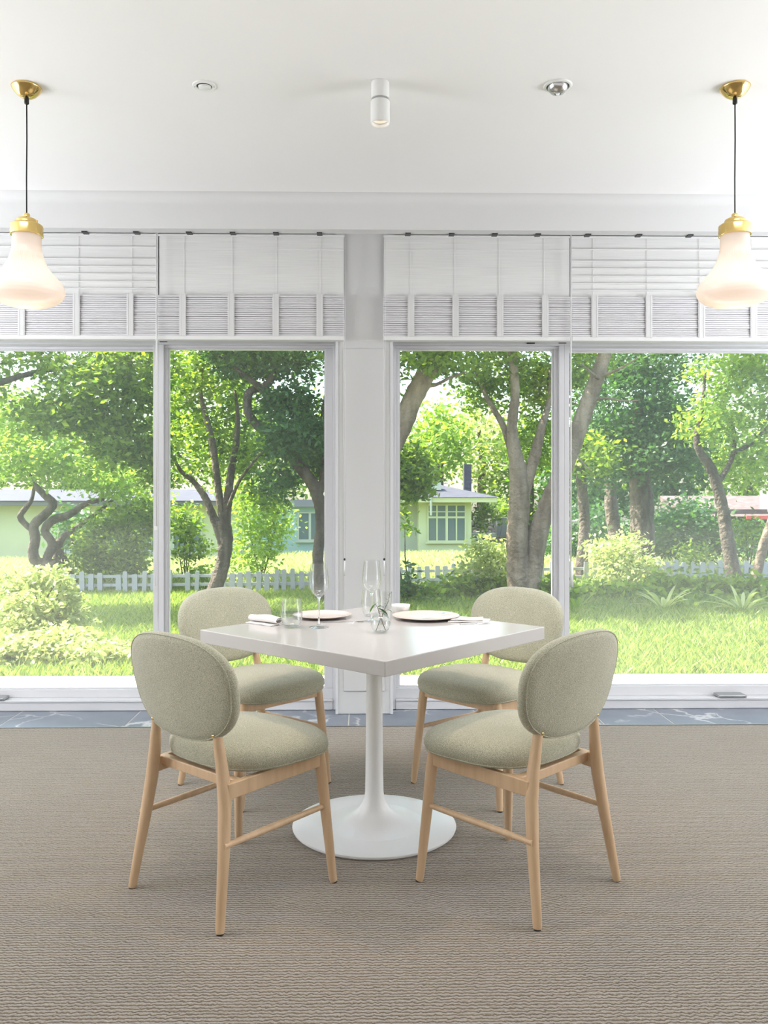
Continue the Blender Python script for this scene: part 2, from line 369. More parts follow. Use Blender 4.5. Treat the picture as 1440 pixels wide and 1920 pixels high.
# ---------------------------------------------------------------- windows
def window(n, px0, px1, gx0, gx1, gy0, gy1, yf, pane, lean):
    """px0..px1 the opening, gx0..gx1 the glass (pixel columns), gy0..gy1 glass top and bottom (pixel rows)"""
    X0, X1 = wx(px0, YW), wx(px1, YW); zt = 2.125
    o = bpy.data.objects.new('window_%d' % n, None); C.objects.link(o); o['kind'] = 'structure'; o.location = ((X0+X1)/2, YW, 0)
    cx = (X0+X1)/2; L_ = lambda x: x-cx
    a, b = L_(wx(gx0, yf)), L_(wx(gx1, yf)); t, u = wz(gy0, yf), wz(gy1, yf); y = yf-YW
    f = MB().box(L_(X0), L_(X1), 0, .12, zt-.035, zt).box(L_(X0), L_(X0)+.03, 0, .12, 0, zt-.035).box(L_(X1)-.03, L_(X1), 0, .12, 0, zt-.035)
    f.build('frame', 'frame', o, bevel=.003)
    MB().box(L_(X0)+.03, L_(X1)-.03, -.006, .12, 0, .058).build('sill', 'frame', o, bevel=.004)
    MB().box(L_(X0)+.03, L_(X1)-.03, -.012, 0, .050, .062).build('sill_lip', 'frame', o, bevel=.002)
    # sash: outer band and stepped inner bead
    A, B, T, U = L_(X0)+.03, L_(X1)-.03, zt-.035, .058
    s = MB().box(A, B, y-.02, y+.03, t+.008, T).box(A, B, y-.02, y+.03, U, u-.008).box(A, a-.008, y-.02, y+.03, u-.008, t+.008).box(b+.008, B, y-.02, y+.03, u-.008, t+.008)
    sa = s.build('sash', 'frame', o, bevel=.003)
    MB().box(a-.008, b+.008, y-.006, y+.02, t, t+.008).box(a-.008, b+.008, y-.006, y+.02, u-.008, u).box(a-.008, a, y-.006, y+.02, u, t).box(b, b+.008, y-.006, y+.02, u, t).build('bead', 'frame', sa, bevel=.001)
    MB().box(a, b, y+.003, y+.007, u, t).build('pane', pane, sa)
    return o, L_
w1, L1 = window(1, -330, 297, -305, 296, 660, 1287, 4.89, 'pane_dusty', 0)
w2, L2 = window(2, 297, 634, 318, 608, 657, 1286, 4.84, 'pane', 0)
w3, L3 = window(3, 732, 1058, 750, 1035, 657, 1286, 4.84, 'pane', 0)
w4, L4 = window(4, 1058, 1790, 1066, 1760, 660, 1284, 4.89, 'pane_dusty', 0)
# black pull on the right sliding sash and latches
MB().box(L4(wx(1061, 4.83)), L4(wx(1065.5, 4.83)), .035, .068, wz(975, 4.83), wz(937, 4.83)).build('handle', 'black', w4, bevel=.004)
MB().box(L4(wx(1347, 4.79)), L4(wx(1399, 4.79)), -.02, .06, .064, .078).build('latch', 'chrome', w4, bevel=.003)
MB().box(L1(wx(-40, 4.79)), L1(wx(8, 4.79)), -.02, .06, .064, .078).build('latch', 'chrome', w1, bevel=.003)
MB().box(L3(wx(988, 4.79)), L3(wx(1003, 4.79)), -.012, .0, 2.098, 2.108).build('latch', 'dark', w3, bevel=.002)
for wn, LL, q in ((w2, L2, 299), (w3, L3, 1048)): MB().box(LL(wx(q, 4.79)), LL(wx(q+14, 4.79)), -.006, .0, 2.102, 2.107).build('latch', 'dark', wn)

# ---------------------------------------------------------------- blinds
YBL = 4.685
def blind(px0, px1, label, outer, tapes, brackets):
    x0, x1 = wx(px0, YBL), wx(px1, YBL); cx = (x0+x1)/2; l, r = x0-cx, x1-cx
    t = thing('window_blind', label, 'blind', (cx, YBL, 0), 0, 'white slatted blinds over the tall windows')
    zs, zb = wz(557, YBL), wz(632, YBL)
    MB().box(l, r, -.012, .035, wz(436, YBL), ZC).build('headrail', 'white', t, bevel=.002)
    MB().box(l, r, -.018, -.010, wz(446, YBL), wz(443, YBL)).build('headrail_lip', 'tape', t)
    MB().box(l+.003, r-.003, 0, .004, zs, wz(440, YBL)).build('woven_panel', 'blind', t)
    if outer:
        for py in (466, 488, 502, 516, 530, 543):
            z = wz(py, YBL)
            MB().rings([[(x, -.012*math.sin(a), z+.012*math.cos(a)*.45) for a in [k/6*PI for k in range(7)]] for x in (l+.003, r-.003)]).build('batten', 'blind', t, smooth='angle')
    else:
        MB().box(l+.003, r-.003, -.003, .001, wz(470, YBL), wz(467, YBL)).build('batten', 'tape', t)
    st = MB(); n = 19; rn = random.Random(int(px0)+99)
    for k in range(n):
        z = zs-(k+.5)*(zs-zb)/n; y = -.028+rn.uniform(-.004, .004)
        st.box(l, r, y, .02, z-.0052, z+.0044)
    st.build('slat_stack', 'stack', t, kind='stuff')
    MB().box(l, r, -.034, .022, wz(640, YBL), zb).build('bottom_rail', 'tape', t, bevel=.003)
    for px in tapes:
        a = wx(px, YBL)-cx
        tp = MB().box(a-.019, a+.019, -.037, -.034, zb-.004, zs+.006).build('tape', 'band', t)
        for q in (-.013, .010): MB().box(a+q, a+q+.0035, -.0385, -.036, zb-.004, zs+.006).build('cord', 'tape', tp)
        MB().box(a-.001, a+.001, -.006, -.004, zs, wz(445, YBL)).build('cord', 'tape', t)
    for px in brackets:
        a = wx(px, Yb)-cx; MB().box(a-.014, a+.014, Yb+.045-YBL, Yb+.085-YBL, 2.563, 2.571).build('bracket', 'dark', t)
    return t, cx
b1, c1 = blind(-330, 296.6, 'white slatted blind with ridged battens, behind the left pendant lamp', True, [-60, 45, 147, 247], [-60, 50, 152, 250])
b2, c2 = blind(297.6, 646, 'white flat blind directly left of the central column', False, [345, 435, 518, 600], [350, 433, 515, 598])
b3, c3 = blind(719, 1069, 'white flat blind directly right of the central column', False, [770, 853, 936, 1020], [766, 849, 931, 1013])
b4, c4 = blind(1070, 1790, 'white slatted blind with ridged battens, behind the right pendant lamp', True, [1112, 1213, 1311, 1408, 1505], [1108, 1205, 1302, 1400, 1500])
def ctube(t, cx, px, y, py0, py1, r, m, name='cord', n=8):
    x = wx(px, y)-cx; return MB().tube([(x, y-YBL, wz(py0, y)), (x, y-YBL, wz(py1, y))], r, n).build(name, m, t, smooth=True)
yc = 4.635
for (t, cx, px) in ((b2, c2, 646), (b3, c3, 720.5)):
    ctube(t, cx, px-1.6, yc, 446, 1047, .0011, 'tape'); ctube(t, cx, px+1.6, yc, 446, 1047, .0011, 'tape')
    ts = ctube(t, cx, px, yc, 1050, 1080, .0042, 'clear', 'tassel'); x = wx(px, yc)-cx
    MB().lathe([(0, .008), (.005, .005), (.006, 0), (.005, -.005), (0, -.008)], 12, (x, yc-YBL, wz(1049, yc))).build('knot', 'dark', ts, smooth=True)
w_ = ctube(b1, c1, 293.5, yc, 436, 990, .0035, 'tape', 'wand')
ctube(b1, c1, 291.8, yc, 990, 1098, .0013, 'tape'); ctube(b1, c1, 296, yc-.01, 436, 1165, .0013, 'tape')
x = wx(293.5, yc)-c1; MB().box(x-.011, x+.011, yc-YBL-.008, yc-YBL+.008, wz(994, yc), wz(987, yc)).build('clip', 'white', w_, bevel=.002)
w_ = ctube(b4, c4, 1070.5, yc, 432, 1098, .0042, 'tape', 'wand')
x = wx(1075, yc)-c4; MB().lathe([(0, .009), (.009, .006), (.011, 0), (.008, -.007), (0, -.009)], 12, (x, yc-YBL, wz(977, yc))).build('knob', 'clear', w_, smooth=True)
ctube(b4, c4, 1072, yc, 1052, 1101, .0085, 'clear', 'tassel')

# ---------------------------------------------------------------- pendant lamps and ceiling lights
def pendant(px, label):
    x, y = W(px, 3.12)
    t = thing('pendant_lamp', label, 'pendant lamp', (x, y, ZC), 0, 'brass and opal glass pendant lamps')
    ca = MB().lathe([(.052, 0), (.055, -.003), (.053, -.007), (.046, -.018), (.034, -.031), (.020, -.040), (.0, -.044)], 48).build('canopy', 'brass', t, smooth=True)
    MB().lathe([(0, -.040), (.0075, -.040), (.0085, -.045), (.0085, -.062), (.004, -.066), (0, -.066)], 20).build('cord_grip', 'black', ca, smooth='angle')
    MB().tube([(0, 0, -.06), (.0008, 0, -.2), (-.0006, 0, -.34), (0, 0, 2.265-ZC)], .0026, 10).build('cord', 'black', t, smooth=True)
    z = 2.19-ZC
    cp = MB().lathe([(0, z+.078), (.010, z+.078), (.012, z+.074), (.012, z+.064), (.020, z+.063), (.035, z+.056), (.038, z+.050), (.038, z+.040),
                (.052, z+.038), (.0575, z+.034), (.0585, z+.030), (.0585, z-.004), (.056, z-.005), (.052, z-.003), (0, z)], 56).build('gallery', 'brass', t, smooth='angle')
    MB().lathe([(0, z+.045), (.004, z+.045), (.004, z+.053), (0, z+.053)], 10, (.038, 0, 0)).build('screw', 'brass', cp)
    pr = [(.0515, 0), (.0515, -.02), (.0525, -.045), (.0555, -.07), (.062, -.094), (.073, -.118), (.089, -.140), (.108, -.160), (.124, -.178), (.1335, -.195),
          (.136, -.208), (.134, -.221), (.127, -.234), (.114, -.246), (.095, -.256), (.070, -.264), (.040, -.269), (0, -.271)]
    mb = MB(); n = 240; idx = []
    # finer profile, with the ribs moulded into the neck and shoulder
    pp = []
    for i in range(len(pr)-1):
        for k in range(3): a = k/3; pp.append((pr[i][0]*(1-a)+pr[i+1][0]*a, pr[i][1]*(1-a)+pr[i+1][1]*a))
    pp.append(pr[-1])
    rings_ = []
    for r, zz in pp[:-1]:
        rib = .0018*max(0, min(1, (-zz-.06)/.03))*max(0, min(1, (.2+zz)/.04))
        rings_.append([((r+rib*math.cos(60*2*PI*j/n))*math.cos(2*PI*j/n), (r+rib*math.cos(60*2*PI*j/n))*math.sin(2*PI*j/n), z+zz) for j in range(n)])
    MB().rings(rings_, capa=False).build('lamp_shade', 'shade', t, smooth=True)
    MB().lathe([(0, z-.05), (.012, z-.05), (.014, z-.09), (.028, z-.125), (.033, z-.15), (.028, z-.172), (.014, z-.184), (0, z-.187)], 24).build('bulb', 'bulb', t, smooth=True)
    l = bpy.data.lights.new('bulb_light', 'POINT'); l.energy = .24; l.color = (1, .86, .76); l.shadow_soft_size = .03
    lo = bpy.data.objects.new('bulb_light', l); C.objects.link(lo); lo.parent = t; lo.location = (0, 0, z-.21)
    return t
pendant(50, 'brass and ribbed opal glass pendant lamp at the left edge')
pendant(1378, 'brass and ribbed opal glass pendant lamp at the right edge')

x, y = W(713, 3.09)
t = thing('ceiling_spotlight', 'white cylindrical spotlight on the ceiling above the table, lit', 'spotlight', (x, y, ZC))
MB().lathe([(0, 0), (.0335, 0), (.0335, -.060), (0, -.060)], 40).build('mount', 'white', t, smooth='angle')
MB().lathe([(0, -.058), (.029, -.058), (.029, -.071), (0, -.071)], 32).build('swivel_ring', 'chrome', t, smooth='angle')
hd = MB().lathe([(0, -.069), (.0345, -.069), (.0355, -.072), (.0355, -.150), (.0335, -.152), (.031, -.150), (.030, -.140), (.026, -.138), (.026, -.128), (.022, -.126), (.022, -.115), (0, -.115)], 40).build('spot_head', 'white', t, smooth='angle')
MB().lathe([(0, -.117), (.019, -.117), (.019, -.1185), (0, -.120)], 24).build('bulb', 'bulb', hd)
l = bpy.data.lights.new('spot_light', 'SPOT'); l.energy = 28; l.color = (1, .74, .52); l.spot_size = math.radians(62); l.spot_blend = .8; l.shadow_soft_size = .02
lo = bpy.data.objects.new('spot_light', l); C.objects.link(lo); lo.parent = t; lo.location = (0, 0, -.128)

x, y = W(383, 3.11)
t = thing('recessed_downlight', 'small white recessed downlight with tilted eyeball, left of the spotlight', 'downlight', (x, y, ZC), 0, 'recessed ceiling downlights')
MB().lathe([(.028, -.001), (.0300, -.005), (.042, -.004), (.044, -.001), (.044, .0), (.028, 0)], 40, closed=True).build('trim_ring', 'white', t, smooth='angle')
MB().lathe([(0, -.0005), (.0285, -.0005), (.0285, -.0015), (0, -.0015)], 32).build('recess', 'dark', t)
g = MB().lathe([(0, -.010), (.018, -.009), (.023, -.006), (.024, .0), (0, 0)], 32).build('eyeball', 'white', t, smooth='angle'); g.location = (.001, .003, -.001); g.rotation_euler = (.12, 0, 0)
for s in (-1, 1): MB().lathe([(0, -.006), (.0016, -.006), (.0016, -.004), (0, -.004)], 8, (s*.036, 0, 0)).build('screw', 'chrome', t)
x, y = W(1046, 3.11)
t = thing('recessed_downlight', 'round recessed downlight with chrome reflector, right of the spotlight', 'downlight', (x, y, ZC), 0, 'recessed ceiling downlights')
MB().lathe([(.041, -.001), (.043, -.006), (.050, -.005), (.053, -.001), (.053, 0), (.041, 0)], 48, closed=True).build('trim_ring', 'white', t, smooth='angle')
MB().lathe([(0, -.0005), (.042, -.0005), (.042, -.0015), (0, -.0015)], 32).build('recess', 'dark', t)
rf = MB().lathe([(.012, -.030), (.024, -.026), (.034, -.016), (.038, -.002), (0, -.002), (0, -.018), (.011, -.020)], 40).build('reflector', 'metal', t, smooth='angle'); rf.location = (0, .002, 0)
MB().lathe([(0, -.036), (.006, -.034), (.009, -.028), (.009, -.018), (0, -.018)], 20, (0, 0, 0)).build('bulb', 'clear', rf, smooth='angle')

# ---------------------------------------------------------------- dining table
TX, TY = C2W(-.018, 3.077); TA = .055 - S
t = thing('dining_table', 'square white lacquered pedestal table set for a meal', 'table', (TX, TY, 0), TA)
TH = .73
hs = .634/math.sqrt(2)
top = MB().box(-hs, hs, -hs, hs, TH-.047, TH).build('tabletop', 'table', t, bevel=.0025); top.rotation_euler = (0, 0, PI/4)
MB().lathe([(0, TH-.047), (.10, TH-.047), (.10, TH-.053), (.029, TH-.054), (.029, .60), (.0305, .40), (.0325, .20), (.034, .13), (.037, .108), (.046, .086), (.062, .064), (.084, .046),
            (.112, .032), (.145, .024), (.18, .0205), (0, .0195)], 64).build('pedestal', 'base', t, smooth='angle')
MB().lathe([(0, .021), (.18, .0205), (.25, .0185), (.292, .0165), (.299, .0145), (.300, .011), (.298, .006), (.294, .004), (.290, .0), (0, 0)], 96).build('base_plate', 'base', t, smooth='angle')

# ---------------------------------------------------------------- chairs
def sup(n, a, b, e, taper=0):
    o = []
    for k in range(n):
        th = 2*PI*k/n; c, s = math.cos(th), math.sin(th)
        x = math.copysign(abs(c)**(2/e), c); y = math.copysign(abs(s)**(2/e), s)
        o.append((a*x*(1+taper*y), b*y))
    return o
def make_chair():
    t = thing('dining_chair', '', 'chair')
    # seat cushion
    plan = sup(72, .242, .214, 2.8, .05)
    SB = .408
    sec = [(.80, 0), (.93, .002), (.975, .010), (1.0, .026), (.995, .042), (.965, .056), (.90, .066), (.78, .074), (.55, .080), (.28, .083), (.02, .084)]
    def sring(sc_, z): return [(x*sc_, .062+y*sc_, SB+z-.010*((y*sc_/.2)**2 if y > 0 else 0)) for x, y in plan]
    seat = MB().rings([sring(a, z) for a, z in sec]).build('seat', 'fabric', t, smooth=True)
    rg = sring(.978, .0105); MB().tube(rg+[rg[0]], .0022, 6, False).build('piping', 'fabric', seat, smooth=True)
    # backrest
    bp = sup(72, .243, .160, 2.55, .07)
    def bring(s_, tt, out=None):
        r = []
        for u, v in bp:
            u *= s_; v *= s_
            r.append((u, -.212 - v*.20 + .030*(u/.243)**2 + tt, .655+v))
        return r
    bsec = [(.02, -.020), (.5, -.020), (.85, -.018), (.95, -.014), (.99, -.006), (1.0, .004), (.985, .015), (.94, .024), (.84, .030), (.5, .035), (.02, .036)]
    bk = MB().rings([bring(a, b) for a, b in bsec]).build('backrest', 'fabric', t, smooth=True)
    rg = bring(.968, -.0125); MB().tube(rg+[rg[0]], .0020, 6, False).build('piping', 'fabric', bk, smooth=True)
    legf = lambda q: (-(q-.3)**2)
    for s in (-1, 1):
        MB().tube([(s*.231, .218, .003), (s*.229, .216, .012), (s*.211, .202, .22), (s*.199, .193, .36), (s*.193, .188, .415)], [.0115, .0130, .0165, .0185, .0185], 20).build('leg', 'wood', t, smooth='angle')
        MB().tube([(s*.215, -.218, .003), (s*.2135, -.217, .012), (s*.192, -.186, .22), (s*.178, -.172, .34), (s*.166, -.170, .42), (s*.150, -.174, .52), (s*.146, -.180, .565)],
                  [.0115, .0130, .0175, .0195, .0185, .0145, .0095], 20).build('leg', 'wood', t, smooth='angle')
        for q, (lx, ly) in enumerate(((s*.231, .218), (s*.215, -.218))):
            MB().tube([(lx, ly, 0), (lx, ly, .004)], .0105, 14).build('glide', 'dark', t)
        MB().bar((s*.182, -.170, .374), (s*.200, .190, .390), .020, .046).build('rail', 'wood', t, bevel=.003)
        MB().tube([(s*.203, -.194, .232), (s*.205, 0, .236), (s*.209, .200, .240)], [.0085, .0105, .0085], 14).build('stretcher', 'wood', t, smooth='angle')
        MB().tube([(s*.120, -.186, .53), (s*.152, -.186, .53)], .006, 10).build('bolt', 'brass', t)
    MB().bar((-.200, .190, .390), (.200, .190, .390), .020, .040).build('rail', 'wood', t, bevel=.003)
    MB().bar((-.185, -.125, .384), (.185, -.125, .384), .026, .030).build('rail', 'wood', t, bevel=.003)
    MB().bar((-.150, .03, .396), (.150, .03, .396), .05, .018).build('brace', 'wood', t)
    return t
chair = make_chair()
poses = [(-.460, 2.619, .712, 'sage green upholstered beech chair at the front left of the table, back to us'),
         (.443, 2.645, -.774, 'sage green upholstered beech chair at the front right of the table, back to us'),
         (.462, 3.541, -2.334, 'sage green upholstered beech chair behind the table on the right, by the window'),
         (-.532, 3.540, 2.326, 'sage green upholstered beech chair behind the table on the left, by the window')]
for i, (X, d, a, lab) in enumerate(poses):
    o = chair if i == 0 else copy_tree(chair)
    wxx, wyy = C2W(X, d); o.location = (wxx, wyy, 0); o.rotation_euler = (0, 0, -(a+S))
    o['label'] = lab; o['group'] = 'dining chairs around the white table'

# ---------------------------------------------------------------- things on the table
def wine_glass(px, d, label):
    x, y = W(px, d)
    t = thing('wine_glass', label, 'glass', (x, y, TH+.0006), 0, 'wine glasses on the table')
    MB().lathe([(0, 0), (.036, 0), (.0368, .0010), (.030, .0028), (.014, .0055), (.006, .011), (0, .012)], 48).build('foot', 'glass', t, smooth='angle')
    MB().lathe([(0, .0105), (.0062, .0105), (.0040, .020), (.0034, .035), (.0031, .06), (.0034, .098), (.0058, .108), (.010, .1135), (0, .1145)], 24).build('stem', 'solid_glass', t, smooth='angle')
    MB().lathe([(0, .1150), (.010, .1142), (.015, .118), (.027, .132), (.0345, .148), (.0362, .163), (.0350, .185), (.0322, .212), (.0302, .236), (.0294, .236), (.0314, .212), (.0342, .185),
                (.0354, .163), (.0336, .149), (.0262, .1335), (.014, .1205), (.005, .1175), (0, .117)], 48).build('bowl', 'glass', t, smooth='angle')
    return t
wine_glass(598, 3.09, 'tall stemmed wine glass on the left, beside a tumbler')
wine_glass(697, 3.25, 'tall stemmed wine glass in the middle, in front of a tumbler')
def tumbler(px, d, label, water):
    x, y = W(px, d)
    t = thing('tumbler', label, 'glass', (x, y, TH+.0006), 0, 'stemless tumblers on the table')
    o = [(0, 0), (.025, 0), (.028, .002), (.033, .012), (.0392, .035), (.0405, .050), (.0392, .068), (.0362, .090), (.0340, .108)]
    i = [(.0330, .108), (.0352, .090), (.0382, .068), (.0395, .050), (.0382, .035), (.032, .013), (.026, .0065), (0, .006)]
    MB().lathe(o+i, 48).build('bowl', 'glass', t, smooth='angle')
    if water:
        MB().lathe([(0, .0062), (.0258, .0067), (.0318, .0132), (.0380, .035), (.0393, .050), (.0390, .056), (0, .0555)], 48).build('water', 'water', t, smooth='angle')
    return t
tumbler(547, 3.09, 'stemless tumbler half full of water beside the rolled napkin', True)
tumbler(696, 3.40, 'stemless tumbler behind the middle wine glass', False)

def plate(px, d, r, label, name='plate'):
    x, y = W(px, d)
    o = MB().lathe([(0, .001), (r*.52, 0), (r*.60, .002), (r*.80, .006), (r*.97, .0125), (r, .014), (r*.99, .0152), (r*.95, .014), (r*.78, .0085), (r*.58, .0055), (0, .005)], 72).build(name, 'plate', None, smooth=True)
    o.location = (x, y, TH); return tag(o, label, 'plate', 'dinner plates on the table')
plate(604, 3.36, .118, 'lamp-tinted dinner plate on the left, behind the wine glass')
plate(798, 3.33, .135, 'lamp-tinted dinner plate on the right, with a knife resting on it')

def sheet(name, m, loc, rz, pts, th, nx, ny, fz, parent=None):
    """soft cloth layer: rectangle pts=(w,h) with height function fz(u,v)"""
    w_, h_ = pts; mb = MB(); V = []
    for lay in (0, 1):
        for i in range(nx+1):
            for j in range(ny+1):
                u, v = i/nx, j/ny; V.append(((u-.5)*w_, (v-.5)*h_, fz(u, v)+(th if lay else 0)))
    N = (nx+1)*(ny+1); Fc = []; I = lambda i, j, l: l*N+i*(ny+1)+j
    for i in range(nx):
        for j in range(ny):
            Fc.append((I(i, j, 1), I(i+1, j, 1), I(i+1, j+1, 1), I(i, j+1, 1))); Fc.append((I(i, j, 0), I(i, j+1, 0), I(i+1, j+1, 0), I(i+1, j, 0)))
    for i in range(nx):
        Fc.append((I(i, 0, 0), I(i+1, 0, 0), I(i+1, 0, 1), I(i, 0, 1))); Fc.append((I(i, ny, 0), I(i, ny, 1), I(i+1, ny, 1), I(i+1, ny, 0)))
    for j in range(ny):
        Fc.append((I(0, j, 0), I(0, j, 1), I(0, j+1, 1), I(0, j+1, 0))); Fc.append((I(nx, j, 0), I(nx, j+1, 0), I(nx, j+1, 1), I(nx, j, 1)))
    mb.add(V, Fc); o = mb.build(name, m, parent, smooth='angle'); o.location = loc; o.rotation_euler = (0, 0, rz); return o
# rolled napkin: a spiral of cloth along its length
x, y = W(497, 3.19)
t = thing('napkin', 'white linen napkin rolled up on the left corner of the table', 'napkin', (x, y, TH), -.70, 'napkins on the table')
sec = []
for k in range(40):
    a = -.5*PI+k/39*3.4*PI; r = .0180-.0100*k/39
    sec.append((r*math.cos(a)*1.25, .0195+r*math.sin(a)))
nrm = [(q[0]*.86, .0195+(q[1]-.0195)*.86) for q in sec]
loop = sec+nrm[::-1]
MB().rings([[(xx, yy*(1+.10*math.sin(9*xx)+.05*w_2), zz*(.94+.10*math.sin(xx*40+1))) for yy, zz in loop] for xx, w_2 in [(-.078+.156*i/10, math.sin(i*1.9)) for i in range(11)]]).build('roll', 'cloth', t, smooth='angle')
sheet('flap', 'cloth', (.0, -.012, .0), 0, (.140, .050), .0028, 10, 4, lambda u, v: .0005+.0012*math.sin(u*7+v*2)**2, t)
def cutlery(name, px, d, label, L_, z, rz, tines, tilt=0):
    x, y = W(px, d); mb = MB()
    n = 12
    if tines:
        sec = [(-.5, .004), (-.2, .0035), (.1, .003), (.25, .004), (.30, .010), (.36, .0115)]
    else:
        sec = [(-.5, .006), (-.1, .0055), (0, .004), (.05, .009), (.3, .010), (.44, .007), (.5, .0008)]
    R_ = []
    for u, w_ in sec: R_.append([(u*L_, -w_, 0), (u*L_, w_, 0), (u*L_, w_*.8, .002), (u*L_, -w_*.8, .002)])
    mb.rings(R_); o = mb.build(name, 'metal', None, smooth='angle')
    if tines:
        t_ = o
        for k in range(4):
            yy = -.009+k*.006; MB().bar((.355*L_, yy, .001), (.5*L_, yy, .001), .0022, .0018).build('tine', 'metal', t_)
    o.location = (x, y, z); o.rotation_euler = (0, tilt, rz); return tag(o, label, name)
cutlery('fork', 640, 3.22, 'steel fork lying between the wine glasses', .17, TH+.0005, .12, True)
kn = cutlery('knife', 813, 3.32, 'steel knife resting across the right plate', .16, TH+.0162, .85, False)
x, y = W(880, 3.26)
t = thing('napkin', 'flat folded white napkin at the right corner of the table', 'napkin', (x, y, TH), -.22, 'napkins on the table')
sheet('fold', 'cloth', (0, 0, 0), 0, (.155, .105), .0025, 14, 8, lambda u, v: .0008+.0016*math.sin(u*5+v*4)**2, t)
sheet('fold', 'cloth', (-.010, .008, .0045), .07, (.125, .085), .0025, 14, 8, lambda u, v: .001+.0028*math.sin(u*4+v*3+.6)**2, t)
cutlery('spoon', 893, 3.185, 'steel spoon lying in front of the flat napkin', .13, TH+.0008, .25, False)
x, y = W(751, 3.47)
o = MB().lathe([(0, .002), (.020, .002), (.021, 0), (.024, .001), (.033, .014), (.0395, .032), (.0410, .038), (.0395, .038), (.0375, .032), (.031, .015), (.022, .006), (0, .005)], 48).build('small_bowl', 'bowl', None, smooth=True)
o.location = (x, y, TH); tag(o, 'small white porcelain bowl at the far corner of the table', 'bowl')

def leaf_part(parent, base, dr, L_, w_, m, name='leaf', curl=.3, n=6, up=(0, 0, 1)):
    base = Vector(base); dr = Vector(dr).normalized(); sd = dr.cross(Vector(up)); sd = sd.normalized() if sd.length > .01 else Vector((1, 0, 0)); nn = sd.cross(dr).normalized()
    V = []; Fc = []
    for i in range(n+1):
        u = i/n; wd = w_*math.sin(PI*min(.999, .04+u*.96))**.7*.5; c = base+dr*L_*u-Vector((0, 0, 1))*curl*L_*u*u
        V += [c-sd*wd+nn*wd*.35, c, c+sd*wd+nn*wd*.35]
    for i in range(n):
        k = i*3; Fc += [(k, k+1, k+4, k+3), (k+1, k+2, k+5, k+4)]
    o = MB().add(V, Fc).build(name, m, parent, smooth=True)
    a = o.data.attributes.new('tint', 'FLOAT', 'FACE'); val = random.Random(len(V)+int(abs(L_)*9999)).random()
    a.data.foreach_set('value', [val]*len(o.data.polygons)); return o
# bud vase with a leafy sprig
x, y = W(713.5, 2.97)
t = thing('bud_vase', 'small round clear glass vase at the front of the table', 'vase', (x, y, TH+.0006))
o_ = [(0, 0), (.016, 0), (.022, .003), (.031, .013), (.0355, .028), (.0345, .043), (.029, .056), (.021, .063), (.0175, .067), (.018, .071)]
i_ = [(.0165, .071), (.016, .067), (.0195, .0618), (.0275, .0548), (.033, .0427), (.034, .028), (.0295, .014), (.0205, .0045), (.013, .006), (0, .0065)]
MB().lathe(o_+i_, 48).build('bowl', 'glass', t, smooth='angle')
MB().lathe([(0, .0067), (.013, .0062), (.0203, .0048), (.0292, .0142), (.0337, .028), (.0330, .040), (0, .0395)], 48).build('water', 'water', t, smooth='angle')
t = thing('leaf_sprig', 'dark green leafy sprig standing in the round vase', 'sprig', (x, y, TH+.008))
MB().tube([(.018, .004, .0), (.006, 0, .03), (-.004, -.002, .062), (-.010, 0, .080), (-.018, 0, .094)], [.0013, .0013, .0012, .001, .0008], 8).build('stem', 'twig', t, smooth=True)
MB().tube([(-.016, .0, .0), (-.004, .002, .030), (.008, .001, .058), (.020, 0, .072)], [.0012, .0012, .001, .0008], 8).build('stem', 'twig', t, smooth=True)
for b_, d_, l_, w2, cu, mm_ in (((-.018, 0, .094), (-.55, -.2, -.75), .036, .017, .1, 'leaf_dark'), ((-.008, 0, .078), (.75, -.3, -.35), .040, .020, .2, 'leaf_dark'), ((-.010, 0, .082), (.5, .2, .3), .030, .015, .5, 'leaf_dark'),
                         ((.020, 0, .072), (.6, -.1, .15), .024, .012, .6, 'leaf_dark'), ((.012, 0, .064), (-.5, .2, .3), .022, .011, .4, 'leaf_dark'), ((-.016, 0, .095), (-.8, 0, .35), .016, .008, .2, 'leaf_light'),
                         ((-.014, 0, .094), (.3, 0, .6), .015, .008, .2, 'leaf_light'), ((.004, 0, .060), (.9, -.4, -.1), .026, .012, .5, 'leaf_dark')):
    leaf_part(t, b_, d_, l_, w2, mm_, curl=cu)
# narrow glass with a fine sprig
x, y = W(722.5, 3.17)
t = thing('narrow_glass', 'narrow straight clear glass behind the round vase', 'glass', (x, y, TH+.0006))
MB().lathe([(0, 0), (.021, 0), (.0225, .002), (.0250, .124), (.0240, .124), (.0215, .007), (0, .006)], 40).build('body', 'glass', t, smooth='angle')
t = thing('leaf_sprig', 'thin curling green sprig standing in the narrow glass', 'sprig', (x, y, TH+.008))
MB().tube([(-.010, 0, 0), (-.012, 0, .03), (.0, .002, .055), (.012, 0, .08), (.016, .002, .105), (.014, 0, .118)], [.001]*5+[.0007], 8).build('stem', 'stem', t, smooth=True)
rn = random.Random(5)
for k in range(12):
    q = .02+k*.008; sx = math.copysign(1, (k % 2)-.5); px_ = -.012+.028*max(0, min(1, (q-.03)/.07))
    leaf_part(t, (px_, 0, q), (sx, rn.uniform(-.5, .5), .7), .013, .006, 'leaf_dark', curl=.2, n=4)
x, y = W(771, 3.50)
t = thing('leaf_sprig', 'tiny yellow-green sprig beside the small bowl', 'sprig', (x, y, TH))
MB().tube([(0, 0, 0), (.002, 0, .02), (-.002, 0, .036)], .0009, 6).build('stem', 'stem', t)
for k in range(7):
    a = k*2.4; leaf_part(t, (0, 0, .012+.004*k), (math.cos(a), math.sin(a), .5), .017, .010, 'leaf_light', curl=.2, n=4)

